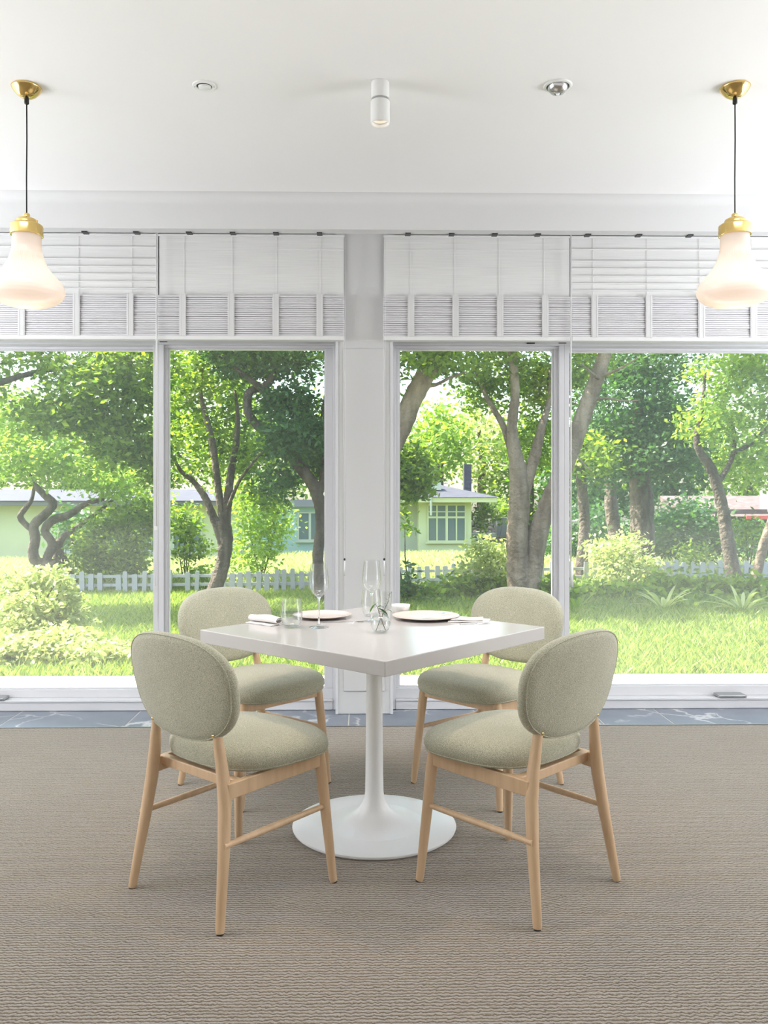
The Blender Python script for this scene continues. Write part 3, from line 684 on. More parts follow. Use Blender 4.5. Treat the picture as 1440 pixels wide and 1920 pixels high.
# ---------------------------------------------------------------- outside: ground
def ground(x, y):
    g14 = -.41+.21*max(0, min(1, (x+1.5)/4.0))
    if y < 14.5: return -.075+(g14+.075)*max(0, (y-6.0)/8.5)
    return g14+(-1.18-g14)*min(1, (y-14.5)/20.5)-max(0, y-35)*.01
struct(MB().box(-9, 9, 5.03, 6.0, -.3, -.05), 'terrace', 'concrete', bevel=.01)
mb = MB(); xs = list(np.linspace(-40, 40, 41)); ys = [6.0+.45*k for k in range(20)]+[15+k*2.5 for k in range(1, 20)]+[80, 120]
V = [(x, y, ground(x, y)-.004) for y in ys for x in xs]; n = len(xs)
mb.add(V, [(j*n+i, j*n+i+1, (j+1)*n+i+1, (j+1)*n+i) for j in range(len(ys)-1) for i in range(n-1)])
struct(mb, 'ground', 'soil', smooth=True)
struct(MB().box(-9, 9, 5.03, 5.22, 2.72, 2.85), 'trim_3', 'wall')      # unseen eaves added to keep the sun out of the room

rng = np.random.default_rng(7)
def quads(name, V, m, tint, parent=None, **props):
    """V: (N,4,3) corner array, one quad per leaf or blade"""
    N = len(V); me = bpy.data.meshes.new(name)
    me.vertices.add(N*4); me.vertices.foreach_set('co', V.reshape(-1).astype(np.float32))
    me.loops.add(N*4); me.loops.foreach_set('vertex_index', np.arange(N*4, dtype=np.int32))
    me.polygons.add(N); me.polygons.foreach_set('loop_start', np.arange(0, N*4, 4, dtype=np.int32)); me.polygons.foreach_set('loop_total', np.full(N, 4, dtype=np.int32))
    a = me.attributes.new('tint', 'FLOAT', 'FACE'); a.data.foreach_set('value', tint.astype(np.float32))
    me.materials.append(M[m]); me.update(calc_edges=True)
    o = bpy.data.objects.new(name, me); C.objects.link(o)
    if parent: o.parent = parent
    for k, v in props.items(): o[k] = v
    return o
def leaf_cloud(P_, L_, asp=.5, droop=.25, flat=.4):
    N = len(P_); u = rng.normal(size=(N, 3)); u[:, 2] = u[:, 2]*.6-droop; u /= np.linalg.norm(u, axis=1)[:, None]
    nn = rng.normal(size=(N, 3)); nn[:, 2] = np.abs(nn[:, 2])+flat; v = np.cross(nn, u); v /= np.linalg.norm(v, axis=1)[:, None]+1e-9
    s = L_*rng.uniform(.6, 1.25, N)[:, None]
    return np.stack([P_, P_+u*s*.48+v*s*asp*.5, P_+u*s, P_+u*s*.52-v*s*asp*.5], 1)
def blob_points(blobs, per=26, cl=.22):
    out = []
    for (c, rad, n) in blobs:
        n = max(1, int(n)); q = rng.normal(size=(n, 3)); q /= np.linalg.norm(q, axis=1)[:, None]
        q *= (rng.uniform(.15, 1, n)**.45)[:, None]; ctr = np.array(c)+q*np.array(rad)
        k = rng.normal(size=(n, per, 3))*cl*np.array([1, 1, .6]); out.append((ctr[:, None, :]+k).reshape(-1, 3))
    return np.concatenate(out)
def crown(name, t, blobs, m, L_, per=26, cl=.2, asp=.55):
    """blobs in photograph pixels: (px, py, rx, ry, depth, thickness, clusters) - set out at their own distance"""
    L_ *= 1.3; bl = [(P(a, b, d), (rx*d/F, th, ry*d/F), n*.9) for a, b, rx, ry, d, th, n in blobs]
    p = blob_points(bl, int(per*.55), cl*.85); p = p[p[:, 1] > 5.6]
    loc = np.array(t.location); p = p-loc
    return quads(name, leaf_cloud(p, L_, asp), m, rng.random(len(p)), t, kind='stuff')
def limb(t, name, pts, m='bark', n=12):
    """pts: (px, py, depth, radius in metres)"""
    o = Vector(t.location); A = [P(a, b, d)-o for a, b, d, r in pts]; R_ = [r for *_, r in pts]
    # smooth by subdividing with Catmull-Rom
    Q, RR = [], []
    for i in range(len(A)-1):
        p0, p1, p2, p3 = A[max(i-1, 0)], A[i], A[i+1], A[min(i+2, len(A)-1)]
        for k in range(5):
            s = k/5; Q.append(.5*((2*p1)+(p2-p0)*s+(2*p0-5*p1+4*p2-p3)*s*s+(3*p1-p0-3*p2+p3)*s**3)); RR.append((R_[i]*(1-s)+R_[i+1]*s)*(1+.05*math.sin(i*7+k*2.3)))
    Q.append(A[-1]); RR.append(R_[-1])
    return MB().tube(Q, RR, n).build(name, m, t, smooth=True)
def plant(name, label, cat, px, d, group=None):
    x, y = W(px, d); return thing(name, label, cat, (x, y, ground(x, y)), 0, group)

# ---- trees
TG = 'trees in the garden'
def R(px, d): return px/2*d/F
d = 13.0
t = plant('garden_tree', 'dark forked tree in the pane left of the column, trunk leaning right', 'tree', 402, d, TG)
limb(t, 'trunk', [(394, 1140, d, R(34, d)), (402, 1108, d, R(29, d)), (417, 1060, d, R(26, d)), (424, 1010, d, R(26, d)), (417, 975, d, R(27, d))])
limb(t, 'branch', [(419, 1035, d, R(16, d)), (412, 1000, d, R(18, d)), (396, 960, d, R(15, d)), (383, 930, d, R(13, d)), (362, 902, d, R(10, d)), (342, 886, d-.3, R(8, d)), (330, 868, d-.5, R(6, d)), (318, 850, d-.6, R(3, d))])
limb(t, 'branch', [(420, 985, d, R(17, d)), (411, 930, d, R(14, d)), (405, 880, d, R(13, d)), (398, 830, d, R(13, d)), (386, 780, d, R(11, d)), (376, 735, d, R(7, d)), (380, 690, d, R(4, d))])
limb(t, 'branch', [(424, 985, d, R(17, d)), (428, 930, d, R(16, d)), (434, 880, d+.2, R(14, d)), (443, 830, d+.3, R(12, d)), (446, 780, d+.4, R(9, d)), (440, 730, d+.5, R(5, d))])
limb(t, 'branch', [(424, 960, d, R(8, d)), (450, 900, d-.4, R(6, d)), (490, 850, d-.8, R(4, d)), (520, 830, d-.9, R(2, d))])
crown('foliage', t, [(360, 760, 80, 70, d+1, .7, 210), (450, 790, 70, 80, d+1.4, .7, 210), (400, 690, 110, 45, d, 1.2, 300), (345, 800, 40, 30, d-.8, .3, 22), (400, 850, 70, 50, d+1.6, .5, 90), (480, 860, 50, 45, d+.6, .6, 70), (345, 885, 30, 22, d+.5, .4, 16), (500, 930, 40, 25, d, .6, 40)], 'leaf', .078, 24, .14)
t['label'] = 'dark tree forked into three limbs, in the pane left of the column'
d = 12.2
t = plant('garden_tree', 'curving tree with a looping limb, against the right frame of the left pane', 'tree', 598, d, TG)
limb(t, 'trunk', [(604, 1135, d, R(26, d)), (599, 1090, d, R(22, d)), (596, 1040, d, R(21, d)), (602, 990, d, R(21, d)), (600, 950, d, R(22, d)), (590, 915, d, R(24, d)), (574, 890, d, R(24, d)), (552, 862, d, R(22, d)), (530, 835, d, R(18, d)), (505, 812, d, R(17, d))])
limb(t, 'branch', [(505, 812, d, R(17, d)), (485, 800, d, R(17, d)), (466, 775, d, R(16, d)), (464, 750, d, R(17, d)), (470, 733, d, R(16, d)), (500, 722, d, R(15, d)), (512, 700, d, R(13, d)), (508, 668, d, R(11, d)), (495, 620, d, R(8, d))])
limb(t, 'branch', [(530, 765, d-.2, R(10, d)), (505, 745, d-.2, R(13, d)), (482, 722, d-.2, R(12, d)), (460, 705, d-.3, R(9, d)), (432, 683, d-.4, R(6, d)), (410, 668, d-.5, R(3, d))])
limb(t, 'branch', [(598, 930, d, R(15, d)), (610, 860, d, R(12, d)), (606, 780, d, R(10, d)), (618, 700, d, R(7, d)), (610, 640, d, R(5, d))])
crown('foliage', t, [(560, 820, 60, 45, d-.5, .7, 250), (545, 760, 60, 40, d, .8, 170), (470, 670, 90, 40, d, 1., 240), (560, 690, 40, 30, d+.5, .8, 60), (520, 900, 38, 34, d+.2, .5, 60), (600, 840, 50, 60, d+.4, .6, 160), (520, 640, 140, 40, d, 1.2, 260)], 'leaf_dark', .072, 24, .13)
d = 11.0
t = plant('garden_tree', 'stout tree limb leaning right behind the column, upper left of the right pane', 'tree', 690, d, TG)
limb(t, 'trunk', [(676, 1170, d, R(50, d)), (682, 1060, d, R(46, d)), (700, 940, d, R(44, d)), (722, 860, d, R(42, d)), (752, 802, d, R(40, d)), (772, 752, d, R(38, d)), (794, 710, d, R(38, d)), (812, 668, d, R(33, d)), (822, 600, d, R(26, d))], 'bark_pale', 16)
limb(t, 'branch', [(792, 722, d, R(10, d)), (815, 722, d, R(7, d)), (845, 708, d, R(5, d)), (875, 697, d, R(3, d))], 'bark_pale', 8)
crown('foliage', t, [(800, 660, 60, 28, d-.6, .6, 95), (770, 880, 34, 58, d+1.5, .7, 210), (765, 900, 40, 40, d+1.2, .6, 120), (700, 700, 60, 50, d, .8, 100), (850, 680, 40, 25, d+.4, .6, 45), (690, 600, 150, 60, d, 1.5, 160)], 'leaf', .075, 24, .13)
d = 11.5
t = plant('garden_tree', 'big twin-trunked tree left of the mullion in the right-hand windows', 'tree', 985, d, TG)
limb(t, 'trunk', [(975, 1120, d, R(48, d)), (972, 1060, d, R(44, d)), (970, 1000, d, R(40, d)), (974, 940, d, R(40, d)), (972, 890, d, R(36, d)), (966, 850, d, R(26, d)), (960, 800, d, R(20, d)), (966, 740, d, R(17, d)), (962, 680, d, R(16, d)), (955, 610, d, R(12, d))], 'bark_pale', 16)
limb(t, 'trunk', [(990, 1120, d, R(42, d)), (1000, 1060, d, R(36, d)), (1010, 1000, d, R(36, d)), (1026, 950, d, R(34, d)), (1048, 900, d, R(34, d)), (1070, 845, d, R(34, d)), (1088, 795, d, R(32, d)), (1106, 745, d, R(30, d)), (1122, 700, d, R(27, d)), (1136, 655, d, R(24, d)), (1150, 600, d, R(18, d))], 'bark_pale', 16)
limb(t, 'branch', [(982, 930, d, R(22, d)), (992, 890, d, R(22, d)), (1004, 850, d, R(21, d)), (1016, 800, d, R(15, d)), (1030, 750, d+.3, R(10, d)), (1032, 690, d+.4, R(7, d))], 'bark_pale', 12)
limb(t, 'branch', [(962, 860, d, R(16, d)), (944, 800, d+.2, R(12, d)), (915, 750, d+.4, R(10, d)), (900, 715, d+.5, R(7, d)), (880, 670, d+.6, R(4, d))], 'bark_pale', 10)
for q in ([(1122, 708, d, R(9, d)), (1142, 700, d-.2, R(6, d)), (1168, 688, d-.4, R(4, d)), (1195, 672, d-.5, R(2, d))], [(1112, 750, d, R(8, d)), (1138, 747, d-.2, R(5, d)), (1170, 752, d-.4, R(3, d)), (1200, 750, d-.5, R(1.5, d))], [(1122, 710, d-.1, R(6, d)), (1105, 695, d-.3, R(4, d)), (1090, 682, d-.4, R(3, d))], [(1066, 840, d-.2, R(4, d)), (1085, 860, d-.5, R(3, d)), (1108, 884, d-.7, R(1.5, d))]):
    limb(t, 'branch', q, 'bark_pale', 8)
crown('foliage', t, [(1015, 720, 60, 60, d+1.0, .8, 230), (930, 690, 60, 35, d+.5, .8, 130), (1000, 830, 50, 50, d+1.4, .5, 130), (1090, 690, 60, 30, d+1.2, .8, 110), (900, 740, 50, 40, d+1, .6, 80), (950, 620, 200, 50, d, 1.2, 220)], 'leaf', .07, 24, .13)
d = 16
t = plant('garden_tree', 'thick straight-trunked tree behind the picket fence on the right', 'tree', 1203, d, TG)
limb(t, 'trunk', [(1206, 1100, d, R(54, d)), (1205, 1060, d, R(46, d)), (1204, 990, d, R(44, d)), (1203, 930, d, R(43, d)), (1198, 880, d, R(38, d)), (1196, 820, d, R(30, d)), (1200, 740, d, R(20, d))], 'bark', 18)
crown('foliage', t, [(1180, 760, 110, 90, d, 1.4, 560), (1230, 850, 80, 50, d-.6, 1.0, 240), (1120, 860, 60, 60, d+1, 1.0, 200), (1200, 680, 120, 50, d, 1.4, 300)], 'leaf_dark', .085, 24, .18)
d = 13.6
t = plant('garden_tree', 'slender tree leaning left near the right edge of the view', 'tree', 1372, d, TG)
limb(t, 'trunk', [(1382, 1105, d, R(34, d)), (1372, 1060, d, R(26, d)), (1362, 1000, d, R(24, d)), (1352, 940, d, R(21, d)), (1334, 880, d, R(19, d)), (1314, 850, d, R(15, d)), (1306, 820, d, R(12, d)), (1316, 770, d, R(8, d)), (1322, 700, d, R(5, d))], 'bark', 12)
limb(t, 'branch', [(1346, 905, d, R(12, d)), (1372, 860, d+.2, R(9, d)), (1376, 810, d+.4, R(8, d)), (1362, 770, d+.5, R(6, d)), (1350, 745, d+.6, R(4, d))], 'bark', 10)
limb(t, 'branch', [(1374, 850, d, R(8, d)), (1410, 830, d+.2, R(8, d)), (1445, 795, d+.4, R(7, d)), (1480, 760, d+.4, R(5, d))], 'bark', 10)
crown('foliage', t, [(1400, 740, 70, 60, d, 1.0, 170), (1320, 790, 45, 40, d, .8, 90), (1400, 860, 60, 50, d+.6, .7, 110), (1360, 690, 60, 25, d, .7, 60), (1430, 680, 60, 35, d, .7, 90)], 'leaf_light', .08, 24, .16)
d = 12.6
t = plant('garden_tree', 'pale leaning trunk cut off by the right edge of the view', 'tree', 1432, d, TG)
limb(t, 'trunk', [(1408, 1110, d, R(22, d)), (1420, 1070, d, R(18, d)), (1432, 1020, d, R(17, d)), (1446, 980, d, R(16, d)), (1475, 900, d, R(14, d)), (1500, 800, d, R(10, d))], 'bark_pale', 10)
crown('foliage', t, [(1500, 800, 60, 80, d, .8, 120)], 'leaf', .08, 20, .16)
d = 15.5
t = plant('garden_tree', 'gnarled twisting tree at the far left, in front of the green house', 'tree', 85, d, TG)
limb(t, 'trunk', [(118, 1100, d, R(60, d)), (104, 1070, d, R(44, d)), (70, 1055, d, R(22, d)), (62, 1035, d, R(19, d)), (66, 1010, d, R(19, d)), (64, 985, d, R(18, d)), (84, 965, d, R(17, d)), (100, 945, d, R(15, d)), (86, 930, d, R(14, d)), (66, 910, d, R(10, d)), (48, 880, d, R(8, d)), (28, 855, d, R(6, d)), (10, 830, d, R(4, d))], 'bark', 12)
limb(t, 'branch', [(66, 995, d, R(14, d)), (50, 985, d, R(11, d)), (38, 968, d, R(12, d)), (50, 950, d, R(10, d)), (60, 935, d, R(7, d)), (66, 900, d, R(5, d))], 'bark', 10)
limb(t, 'branch', [(100, 1070, d, R(22, d)), (88, 1050, d, R(17, d)), (98, 1020, d, R(16, d)), (84, 995, d, R(15, d)), (100, 975, d, R(17, d)), (130, 965, d, R(15, d)), (160, 945, d, R(11, d)), (195, 935, d, R(7, d))], 'bark', 10)
limb(t, 'branch', [(120, 1090, d+.2, R(30, d)), (118, 1060, d+.2, R(28, d)), (108, 1030, d+.2, R(19, d)), (120, 1005, d+.2, R(12, d)), (150, 985, d+.3, R(9, d)), (190, 955, d+.4, R(7, d)), (225, 925, d+.5, R(4, d))], 'bark', 10)
crown('foliage', t, [(60, 850, 80, 50, d-.6, .8, 170), (170, 880, 70, 45, d, 1, 130), (230, 900, 50, 40, d, 1, 110), (40, 780, 90, 50, d, .8, 190)], 'leaf_light', .085, 24, .18)
d = 10.5
t = plant('garden_tree', 'drooping leafy boughs filling the upper part of the far left pane', 'tree', -220, d, TG)
limb(t, 'trunk', [(-220, 1250, d, .16), (-215, 1000, d, .14), (-190, 800, d, .12), (-150, 650, d, .09), (-90, 560, d, .06)], 'bark', 12)
limb(t, 'branch', [(-190, 800, d, .07), (-60, 740, d, .05), (60, 700, d+.3, .035), (160, 690, d+.5, .02), (240, 700, d+.5, .01)], 'bark', 10)
crown('foliage', t, [(200, 740, 90, 60, d, .9, 330), (230, 830, 60, 50, d+.2, .7, 170), (110, 780, 70, 40, d+.2, .7, 150), (250, 680, 80, 40, d, .9, 220), (120, 690, 60, 40, d+.3, .7, 80), (20, 660, 60, 18, d, .6, 26), (-60, 700, 60, 60, d, .8, 100), (290, 860, 26, 60, d+.5, .5, 80)], 'leaf', .07, 24, .13)
for i, (px, pts, lab) in enumerate(((1092, [(1088, 1100, 15, .13), (1092, 1040, 15, .10), (1096, 980, 15, .10), (1090, 900, 15, .09), (1086, 820, 15, .07)], 'thin dark trunk just right of the mullion, behind the fence'),
                     (1152, [(1160, 1080, 19, .16), (1154, 1010, 19, .15), (1146, 950, 19, .15), (1144, 880, 19, .12)], 'dim slim trunk left of the thick straight trunk'))):
    t = plant('garden_tree', lab, 'tree', px, pts[0][2], TG); limb(t, 'trunk', pts, 'bark', 10)
    dd = pts[0][2]; crown('foliage', t, [(px, 850, 50, 50, dd, .9, 130)], 'leaf', .09, 20, .18)

# upper crowns, above the window heads
for k, (a, b, rx, ry, d, th, n) in enumerate([(330, 430, 200, 80, 11.2, 1.2, 180), (700, 430, 220, 90, 11.2, 1.6, 330), (1020, 450, 220, 90, 11.8, 1.6, 420), (1350, 440, 220, 90, 12.8, 1.6, 400), (-150, 420, 250, 100, 11.2, 1.5, 380), (-700, 500, 350, 150, 12, 2, 500)]):
    t = bpy.data.objects[['garden_tree', 'garden_tree.002', 'garden_tree.003', 'garden_tree.005', 'garden_tree.008', 'garden_tree.008'][k]]
    crown('foliage', t, [(a, b, rx, ry, d, th, n)], 'leaf', .12, 22, .2)

# ---- far belt of trees
FG = 'far trees beyond the houses'
far = [(-60, 820, 130, 120, 44, 'leaf_light', 'bright yellow-green far tree beyond the left edge', 330),
       (120, 870, 130, 80, 46, 'leaf', 'mid green far tree above the left house roof', 300),
       (300, 820, 120, 120, 48, 'leaf', 'mid green far tree behind the left mullion', 330),
       (500, 860, 130, 90, 46, 'leaf_light', 'yellow-green far tree behind the forked tree', 380),
       (640, 830, 80, 110, 50, 'leaf', 'far tree hidden mostly by the column', 200),
       (820, 830, 60, 70, 43.0, 'leaf_light', 'bright sunlit tree above the cottage roof', 260),
       (900, 830, 70, 90, 48, 'leaf_bush', 'pale hazy far tree right of the cottage', 240),
       (990, 880, 90, 110, 46, 'leaf', 'mid green far tree behind the twin trunks', 330),
       (1120, 880, 110, 130, 40, 'leaf_dark', 'dense dark far tree right of the mullion', 420),
       (1260, 850, 100, 120, 42, 'leaf_dark', 'dense dark far tree behind the thick trunk', 420),
       (1400, 860, 110, 100, 46, 'leaf', 'mid green far tree at the right edge', 300)]
for a, b, rx, ry, d, m, lab, n in far:
    t = plant('far_tree', lab, 'tree', a, d, FG)
    limb(t, 'trunk', [(a, 1000, d, .3), (a+4, b+30, d, .2), (a-3, b-30, d, .1)], 'bark', 8)
    crown('foliage', t, [(a, b, rx, ry, d, 2.5, n)], m, .26, 22, .55)

# ---- shrubs and beds
def shrub(label, px, d, blobs, m, L_, per=24, cl=.12, stems=5, sp=.25, name='shrub', group='shrubs along the picket fence'):
    t = plant(name, label, 'shrub', px, d, group); rn = random.Random(int(px*7+d))
    o = Vector(t.location)
    for k in range(stems):
        b = rn.choice(blobs); tp = P(b[0]+rn.uniform(-.5, .5)*b[2], b[1]-rn.uniform(-.3, .6)*b[3], b[4])-o
        q = Vector((rn.uniform(-.06, .06), rn.uniform(-.05, .05), -.02)); md = (q+tp)/2+Vector((rn.uniform(-.1, .1), 0, .05))
        MB().tube([q, md, tp], [.016, .010, .004], 6).build('stem', 'bark', t)
    crown('foliage', t, blobs, m, L_, per, cl); return t
shrub('tall bright sunlit bush outside the far left pane', 70, 7.6, [(75, 1130, 62, 55, 7.6, .35, 75), (40, 1180, 70, 60, 7.4, .4, 95), (120, 1160, 42, 50, 7.6, .3, 50), (15, 1120, 40, 50, 7.8, .3, 30), (115, 1085, 10, 26, 7.6, .1, 8), (70, 1085, 12, 24, 7.6, .1, 8), (35, 1095, 10, 22, 7.6, .1, 7), (135, 1110, 12, 20, 7.6, .1, 8)], 'leaf_bush', .043, 56, .055, 9)
shrub('low spreading sunlit bush by the window sill on the left', 120, 6.7, [(60, 1222, 120, 30, 6.75, .35, 230), (190, 1228, 60, 26, 6.7, .3, 75), (0, 1225, 60, 30, 6.6, .3, 40), (120, 1195, 60, 22, 7.0, .3, 45)], 'leaf_bush', .047, 46, .05, 6)
shrub('dense green shrub between the gnarled tree and the left mullion', 215, 16, [(200, 1010, 50, 60, 16, .8, 170), (255, 990, 45, 60, 16, .8, 150), (160, 1050, 40, 30, 15.6, .5, 60), (225, 1060, 60, 26, 15.6, .5, 80), (290, 960, 30, 40, 16, .6, 50)], 'leaf', .085, 24, .14)
shrub('dark clump beside the left house window', 145, 17, [(135, 990, 35, 45, 17.5, .6, 90)], 'leaf_dark', .09, 22, .15)
shrub('green bush at the left of the forked tree', 350, 15.5, [(345, 980, 26, 40, 15.5, .5, 60), (360, 1030, 30, 22, 15.3, .4, 34)], 'leaf', .085, 22, .13)
shrub('airy yellow-green bush right of the forked tree', 485, 15.8, [(480, 960, 48, 60, 15.8, .7, 150), (515, 985, 38, 50, 16, .6, 90), (470, 1040, 50, 36, 15.5, .6, 80), (450, 920, 40, 30, 16, .5, 50)], 'leaf_light', .07, 24, .14, 8)
shrub('bright yellow leaves above the fence by the forked tree', 380, 15.3, [(378, 1072, 22, 12, 15.3, .3, 22)], 'leaf_light', .08, 20, .10, 2)
shrub('green bed of leafy plants in front of the fence, middle', 860, 12.2, [(790, 1120, 55, 24, 12, .5, 90), (870, 1110, 60, 26, 12.2, .5, 95), (950, 1110, 60, 28, 12, .5, 90), (1030, 1115, 50, 34, 11.6, .5, 90), (830, 1140, 70, 16, 11.4, .4, 60), (960, 1140, 80, 18, 11.2, .4, 70)], 'leaf', .085, 24, .11)
shrub('pale flowering bush beside the twin trunks', 925, 12.4, [(905, 1040, 34, 34, 12.6, .4, 60), (950, 1050, 34, 36, 12.2, .4, 60), (890, 1075, 30, 26, 12.5, .4, 40)], 'leaf_bush', .07, 22, .11, 6)
shrub('slim upright plant in front of the fence near the column', 765, 11.8, [(767, 1075, 9, 32, 11.8, .1, 12), (757, 1110, 14, 20, 11.8, .2, 14)], 'leaf_dark', .08, 14, .06, 3)
shrub('leafy sprays at the left edge of the right pane', 760, 13, [(762, 985, 14, 14, 13, .2, 8), (752, 960, 12, 16, 13, .2, 8)], 'leaf', .08, 16, .09, 2)
shrub('tall pale shrub in front of the thick straight trunk', 1165, 13.8, [(1160, 1050, 44, 40, 13.6, .5, 100), (1200, 1065, 34, 32, 13.6, .4, 60), (1130, 1030, 30, 24, 13.8, .4, 36), (1180, 1015, 28, 14, 13.8, .3, 24), (1170, 1085, 50, 24, 13.3, .4, 50)], 'leaf_bush', .065, 24, .12, 8)
shrub('green bed of leafy plants in front of the fence, right', 1250, 12.2, [(1100, 1120, 50, 26, 11.8, .5, 95), (1180, 1125, 60, 26, 11.6, .5, 100), (1260, 1105, 60, 30, 12.2, .5, 120), (1340, 1110, 60, 32, 12, .5, 120), (1420, 1115, 50, 30, 11.8, .5, 100), (1270, 1135, 90, 20, 11.2, .4, 90), (1400, 1140, 60, 20, 11, .4, 60), (1470, 1120, 50, 40, 11.5, .5, 60)], 'leaf', .085, 24, .11)
shrub('dark hedge behind the fence at the right', 1280, 19, [(1290, 990, 70, 60, 19, 1, 260), (1110, 1000, 60, 60, 21, 1, 200), (1230, 1010, 60, 50, 20, 1, 190), (1400, 1020, 40, 40, 18, .7, 70), (1060, 1020, 50, 50, 21, 1, 120)], 'leaf_dark', .10, 24, .2, 4)
shrub('light green bush between the slender trunk and the right edge', 1400, 15, [(1400, 1000, 30, 30, 15, .4, 40), (1300, 1035, 36, 20, 14.8, .4, 34)], 'leaf', .075, 22, .12, 4)
shrub('bushes behind the cottage at its right side', 930, 38, [(935, 955, 40, 22, 38, 1, 60), (900, 975, 30, 20, 38, 1, 30)], 'leaf', .18, 20, .35, 3)

# spiky plants on the lawn edge
def spiky(px, d, n, L_, label, m='grass'):
    t = plant('spiky_plant', label, 'plant', px, d, 'strap-leaved plants at the lawn edge'); rn = random.Random(int(px))
    for k in range(n):
        a = 2*PI*k/n+rn.uniform(-.2, .2); e = rn.uniform(.5, 1.5)
        leaf_part(t, (.03*math.cos(a), .03*math.sin(a), -.01), (math.cos(a), math.sin(a), e), L_*rn.uniform(.7, 1.1), .045, m, curl=rn.uniform(.2, .5), n=7)
spiky(1244, 10.3, 16, .62, 'bright strap-leaved plant at the lawn edge, right of the mullion', 'leaf_bush')
spiky(1392, 10.1, 18, .60, 'strap-leaved plant at the lawn edge near the right side', 'leaf_bush')
spiky(1300, 10.4, 10, .42, 'small strap-leaved plant between two larger ones', 'grass')
spiky(1080, 10.2, 14, .45, 'broad-leaved plant at the foot of the mullion', 'leaf')

# ---- grass
def blades(name, n, box, hgt, wd, m, dens=None):
    x = rng.uniform(box[0], box[1], n); y = box[2]+(box[3]-box[2])*rng.random(n)**1.25
    keep = (np.abs(x/y) < .52) & ~((x < -4.2) & (y > 26.2)) & ~((x > 9) & (y > 29.4)); x, y = x[keep], y[keep]; n = len(x)
    g = np.array([ground(a, b) for a, b in zip(x, y)]); a = rng.uniform(0, 2*PI, n); h = hgt*rng.uniform(.5, 1.3, n); ln = rng.uniform(.2, 1.1, n)*h; a2 = rng.uniform(0, 2*PI, n)
    B = np.stack([x, y, g-.005], 1); sd = np.stack([np.cos(a), np.sin(a), 0*a], 1)*wd/2*rng.uniform(.7, 1.3, n)[:, None]
    tp = np.stack([np.cos(a2)*ln, np.sin(a2)*ln, h], 1)
    V = np.stack([B-sd, B+sd, B+tp*.55+sd*.8+np.array([0, 0, 1])*(h*.12)[:, None], B+tp], 1)
    return quads(name, V, m, rng.random(n), None, kind='stuff')
tag(blades('lawn_grass', 150000, (-6.5, 6.5, 6.02, 15), .075, .009, 'grass'), 'mown green lawn between the windows and the picket fence', 'grass')
tag(blades('tall_grass', 60000, (-14, 14, 15.2, 33), .30, .035, 'straw'), 'tall pale sunlit grass between the fence and the houses', 'grass')

# ---- picket fence
def fence(pxa, pxb, label, seed):
    x0, y0 = W(pxa, 14.5); x1, y1 = W(pxb, 14.5); n = int((x1-x0)/.152); rn = random.Random(seed)
    t = thing('picket_fence', label, 'fence', (x0, y0, ground(x0, y0)), 0, 'white picket fences'); z0 = ground(x0, y0)
    for q in (.12, .27):
        MB().bar((0, .03, q-.0), (x1-x0, y1-y0+.03, ground(x1, y1)-z0+q), .02, .05).build('rail', 'fence', t)
    shapes = []
    for k in range(6):
        h = .335+.09*rn.random(); w_ = rn.choice((.085, .09, .10, .075)); c = rn.choice((.01, .015, .02))
        vv = [(-w_/2, 0), (w_/2, 0), (w_/2, h-c), (w_/2-c, h), (-w_/2+c, h), (-w_/2, h-c)]
        mb = MB().rings([[(a, yy, b) for a, b in vv] for yy in (-.01, .01)]); o = mb.build('picket', 'fence', t); shapes.append(o)
    used = [False]*6
    for i in range(n):
        if rn.random() < (.14 if seed == 3 else .05): continue
        a = i/n; px_ = (x1-x0)*a; k = rn.randrange(6)
        o = shapes[k] if not used[k] else shapes[k].copy()
        if used[k]: C.objects.link(o)
        used[k] = True
        o.parent = t; o.location = (px_+rn.uniform(-.02, .02), (y1-y0)*a+.008, ground(x0+px_, y0)-z0-rn.uniform(0, .03)); o.rotation_euler = (0, rn.uniform(-.035, .035), 0)
    for k in range(6):
        if not used[k]: bpy.data.objects.remove(shapes[k])
fence(-60, 632, 'weathered white picket fence behind the lawn, left of the column', 3)
fence(735, 1500, 'weathered white picket fence behind the plants, right of the column', 8)

# ---------------------------------------------------------------- houses
def house_window(t, x0, x1, y, z0, z1, cols, toprow=.0, m='house_white'):
    f = MB(); b = .06
    f.box(x0, x1, y-.05, y+.02, z1-b, z1).box(x0, x1, y-.05, y+.02, z0, z0+b).box(x0, x0+b, y-.05, y+.02, z0+b, z1-b).box(x1-b, x1, y-.05, y+.02, z0+b, z1-b)
    for k in range(1, cols):
        xx = x0+(x1-x0)*k/cols; q = .05 if k*2 == cols else .03; f.box(xx-q, xx+q, y-.045, y+.015, z0+b, z1-b)
    if toprow: zz = z1-toprow; f.box(x0+b, x1-b, y-.044, y+.014, zz-.04, zz+.04); f.box(x0+b, x1-b, y-.043, y+.013, zz+toprow*.42-.02, zz+toprow*.42+.02)
    fo = f.build('window', m, t)
    MB().box(x0+b, x1-b, y-.01, y+.0, z0+b, z1-b).build('pane', 'hglass', fo)
    MB().box(x0-.08, x1+.08, y-.12, y, z0-.07, z0).build('sill', m, fo)
    return fo
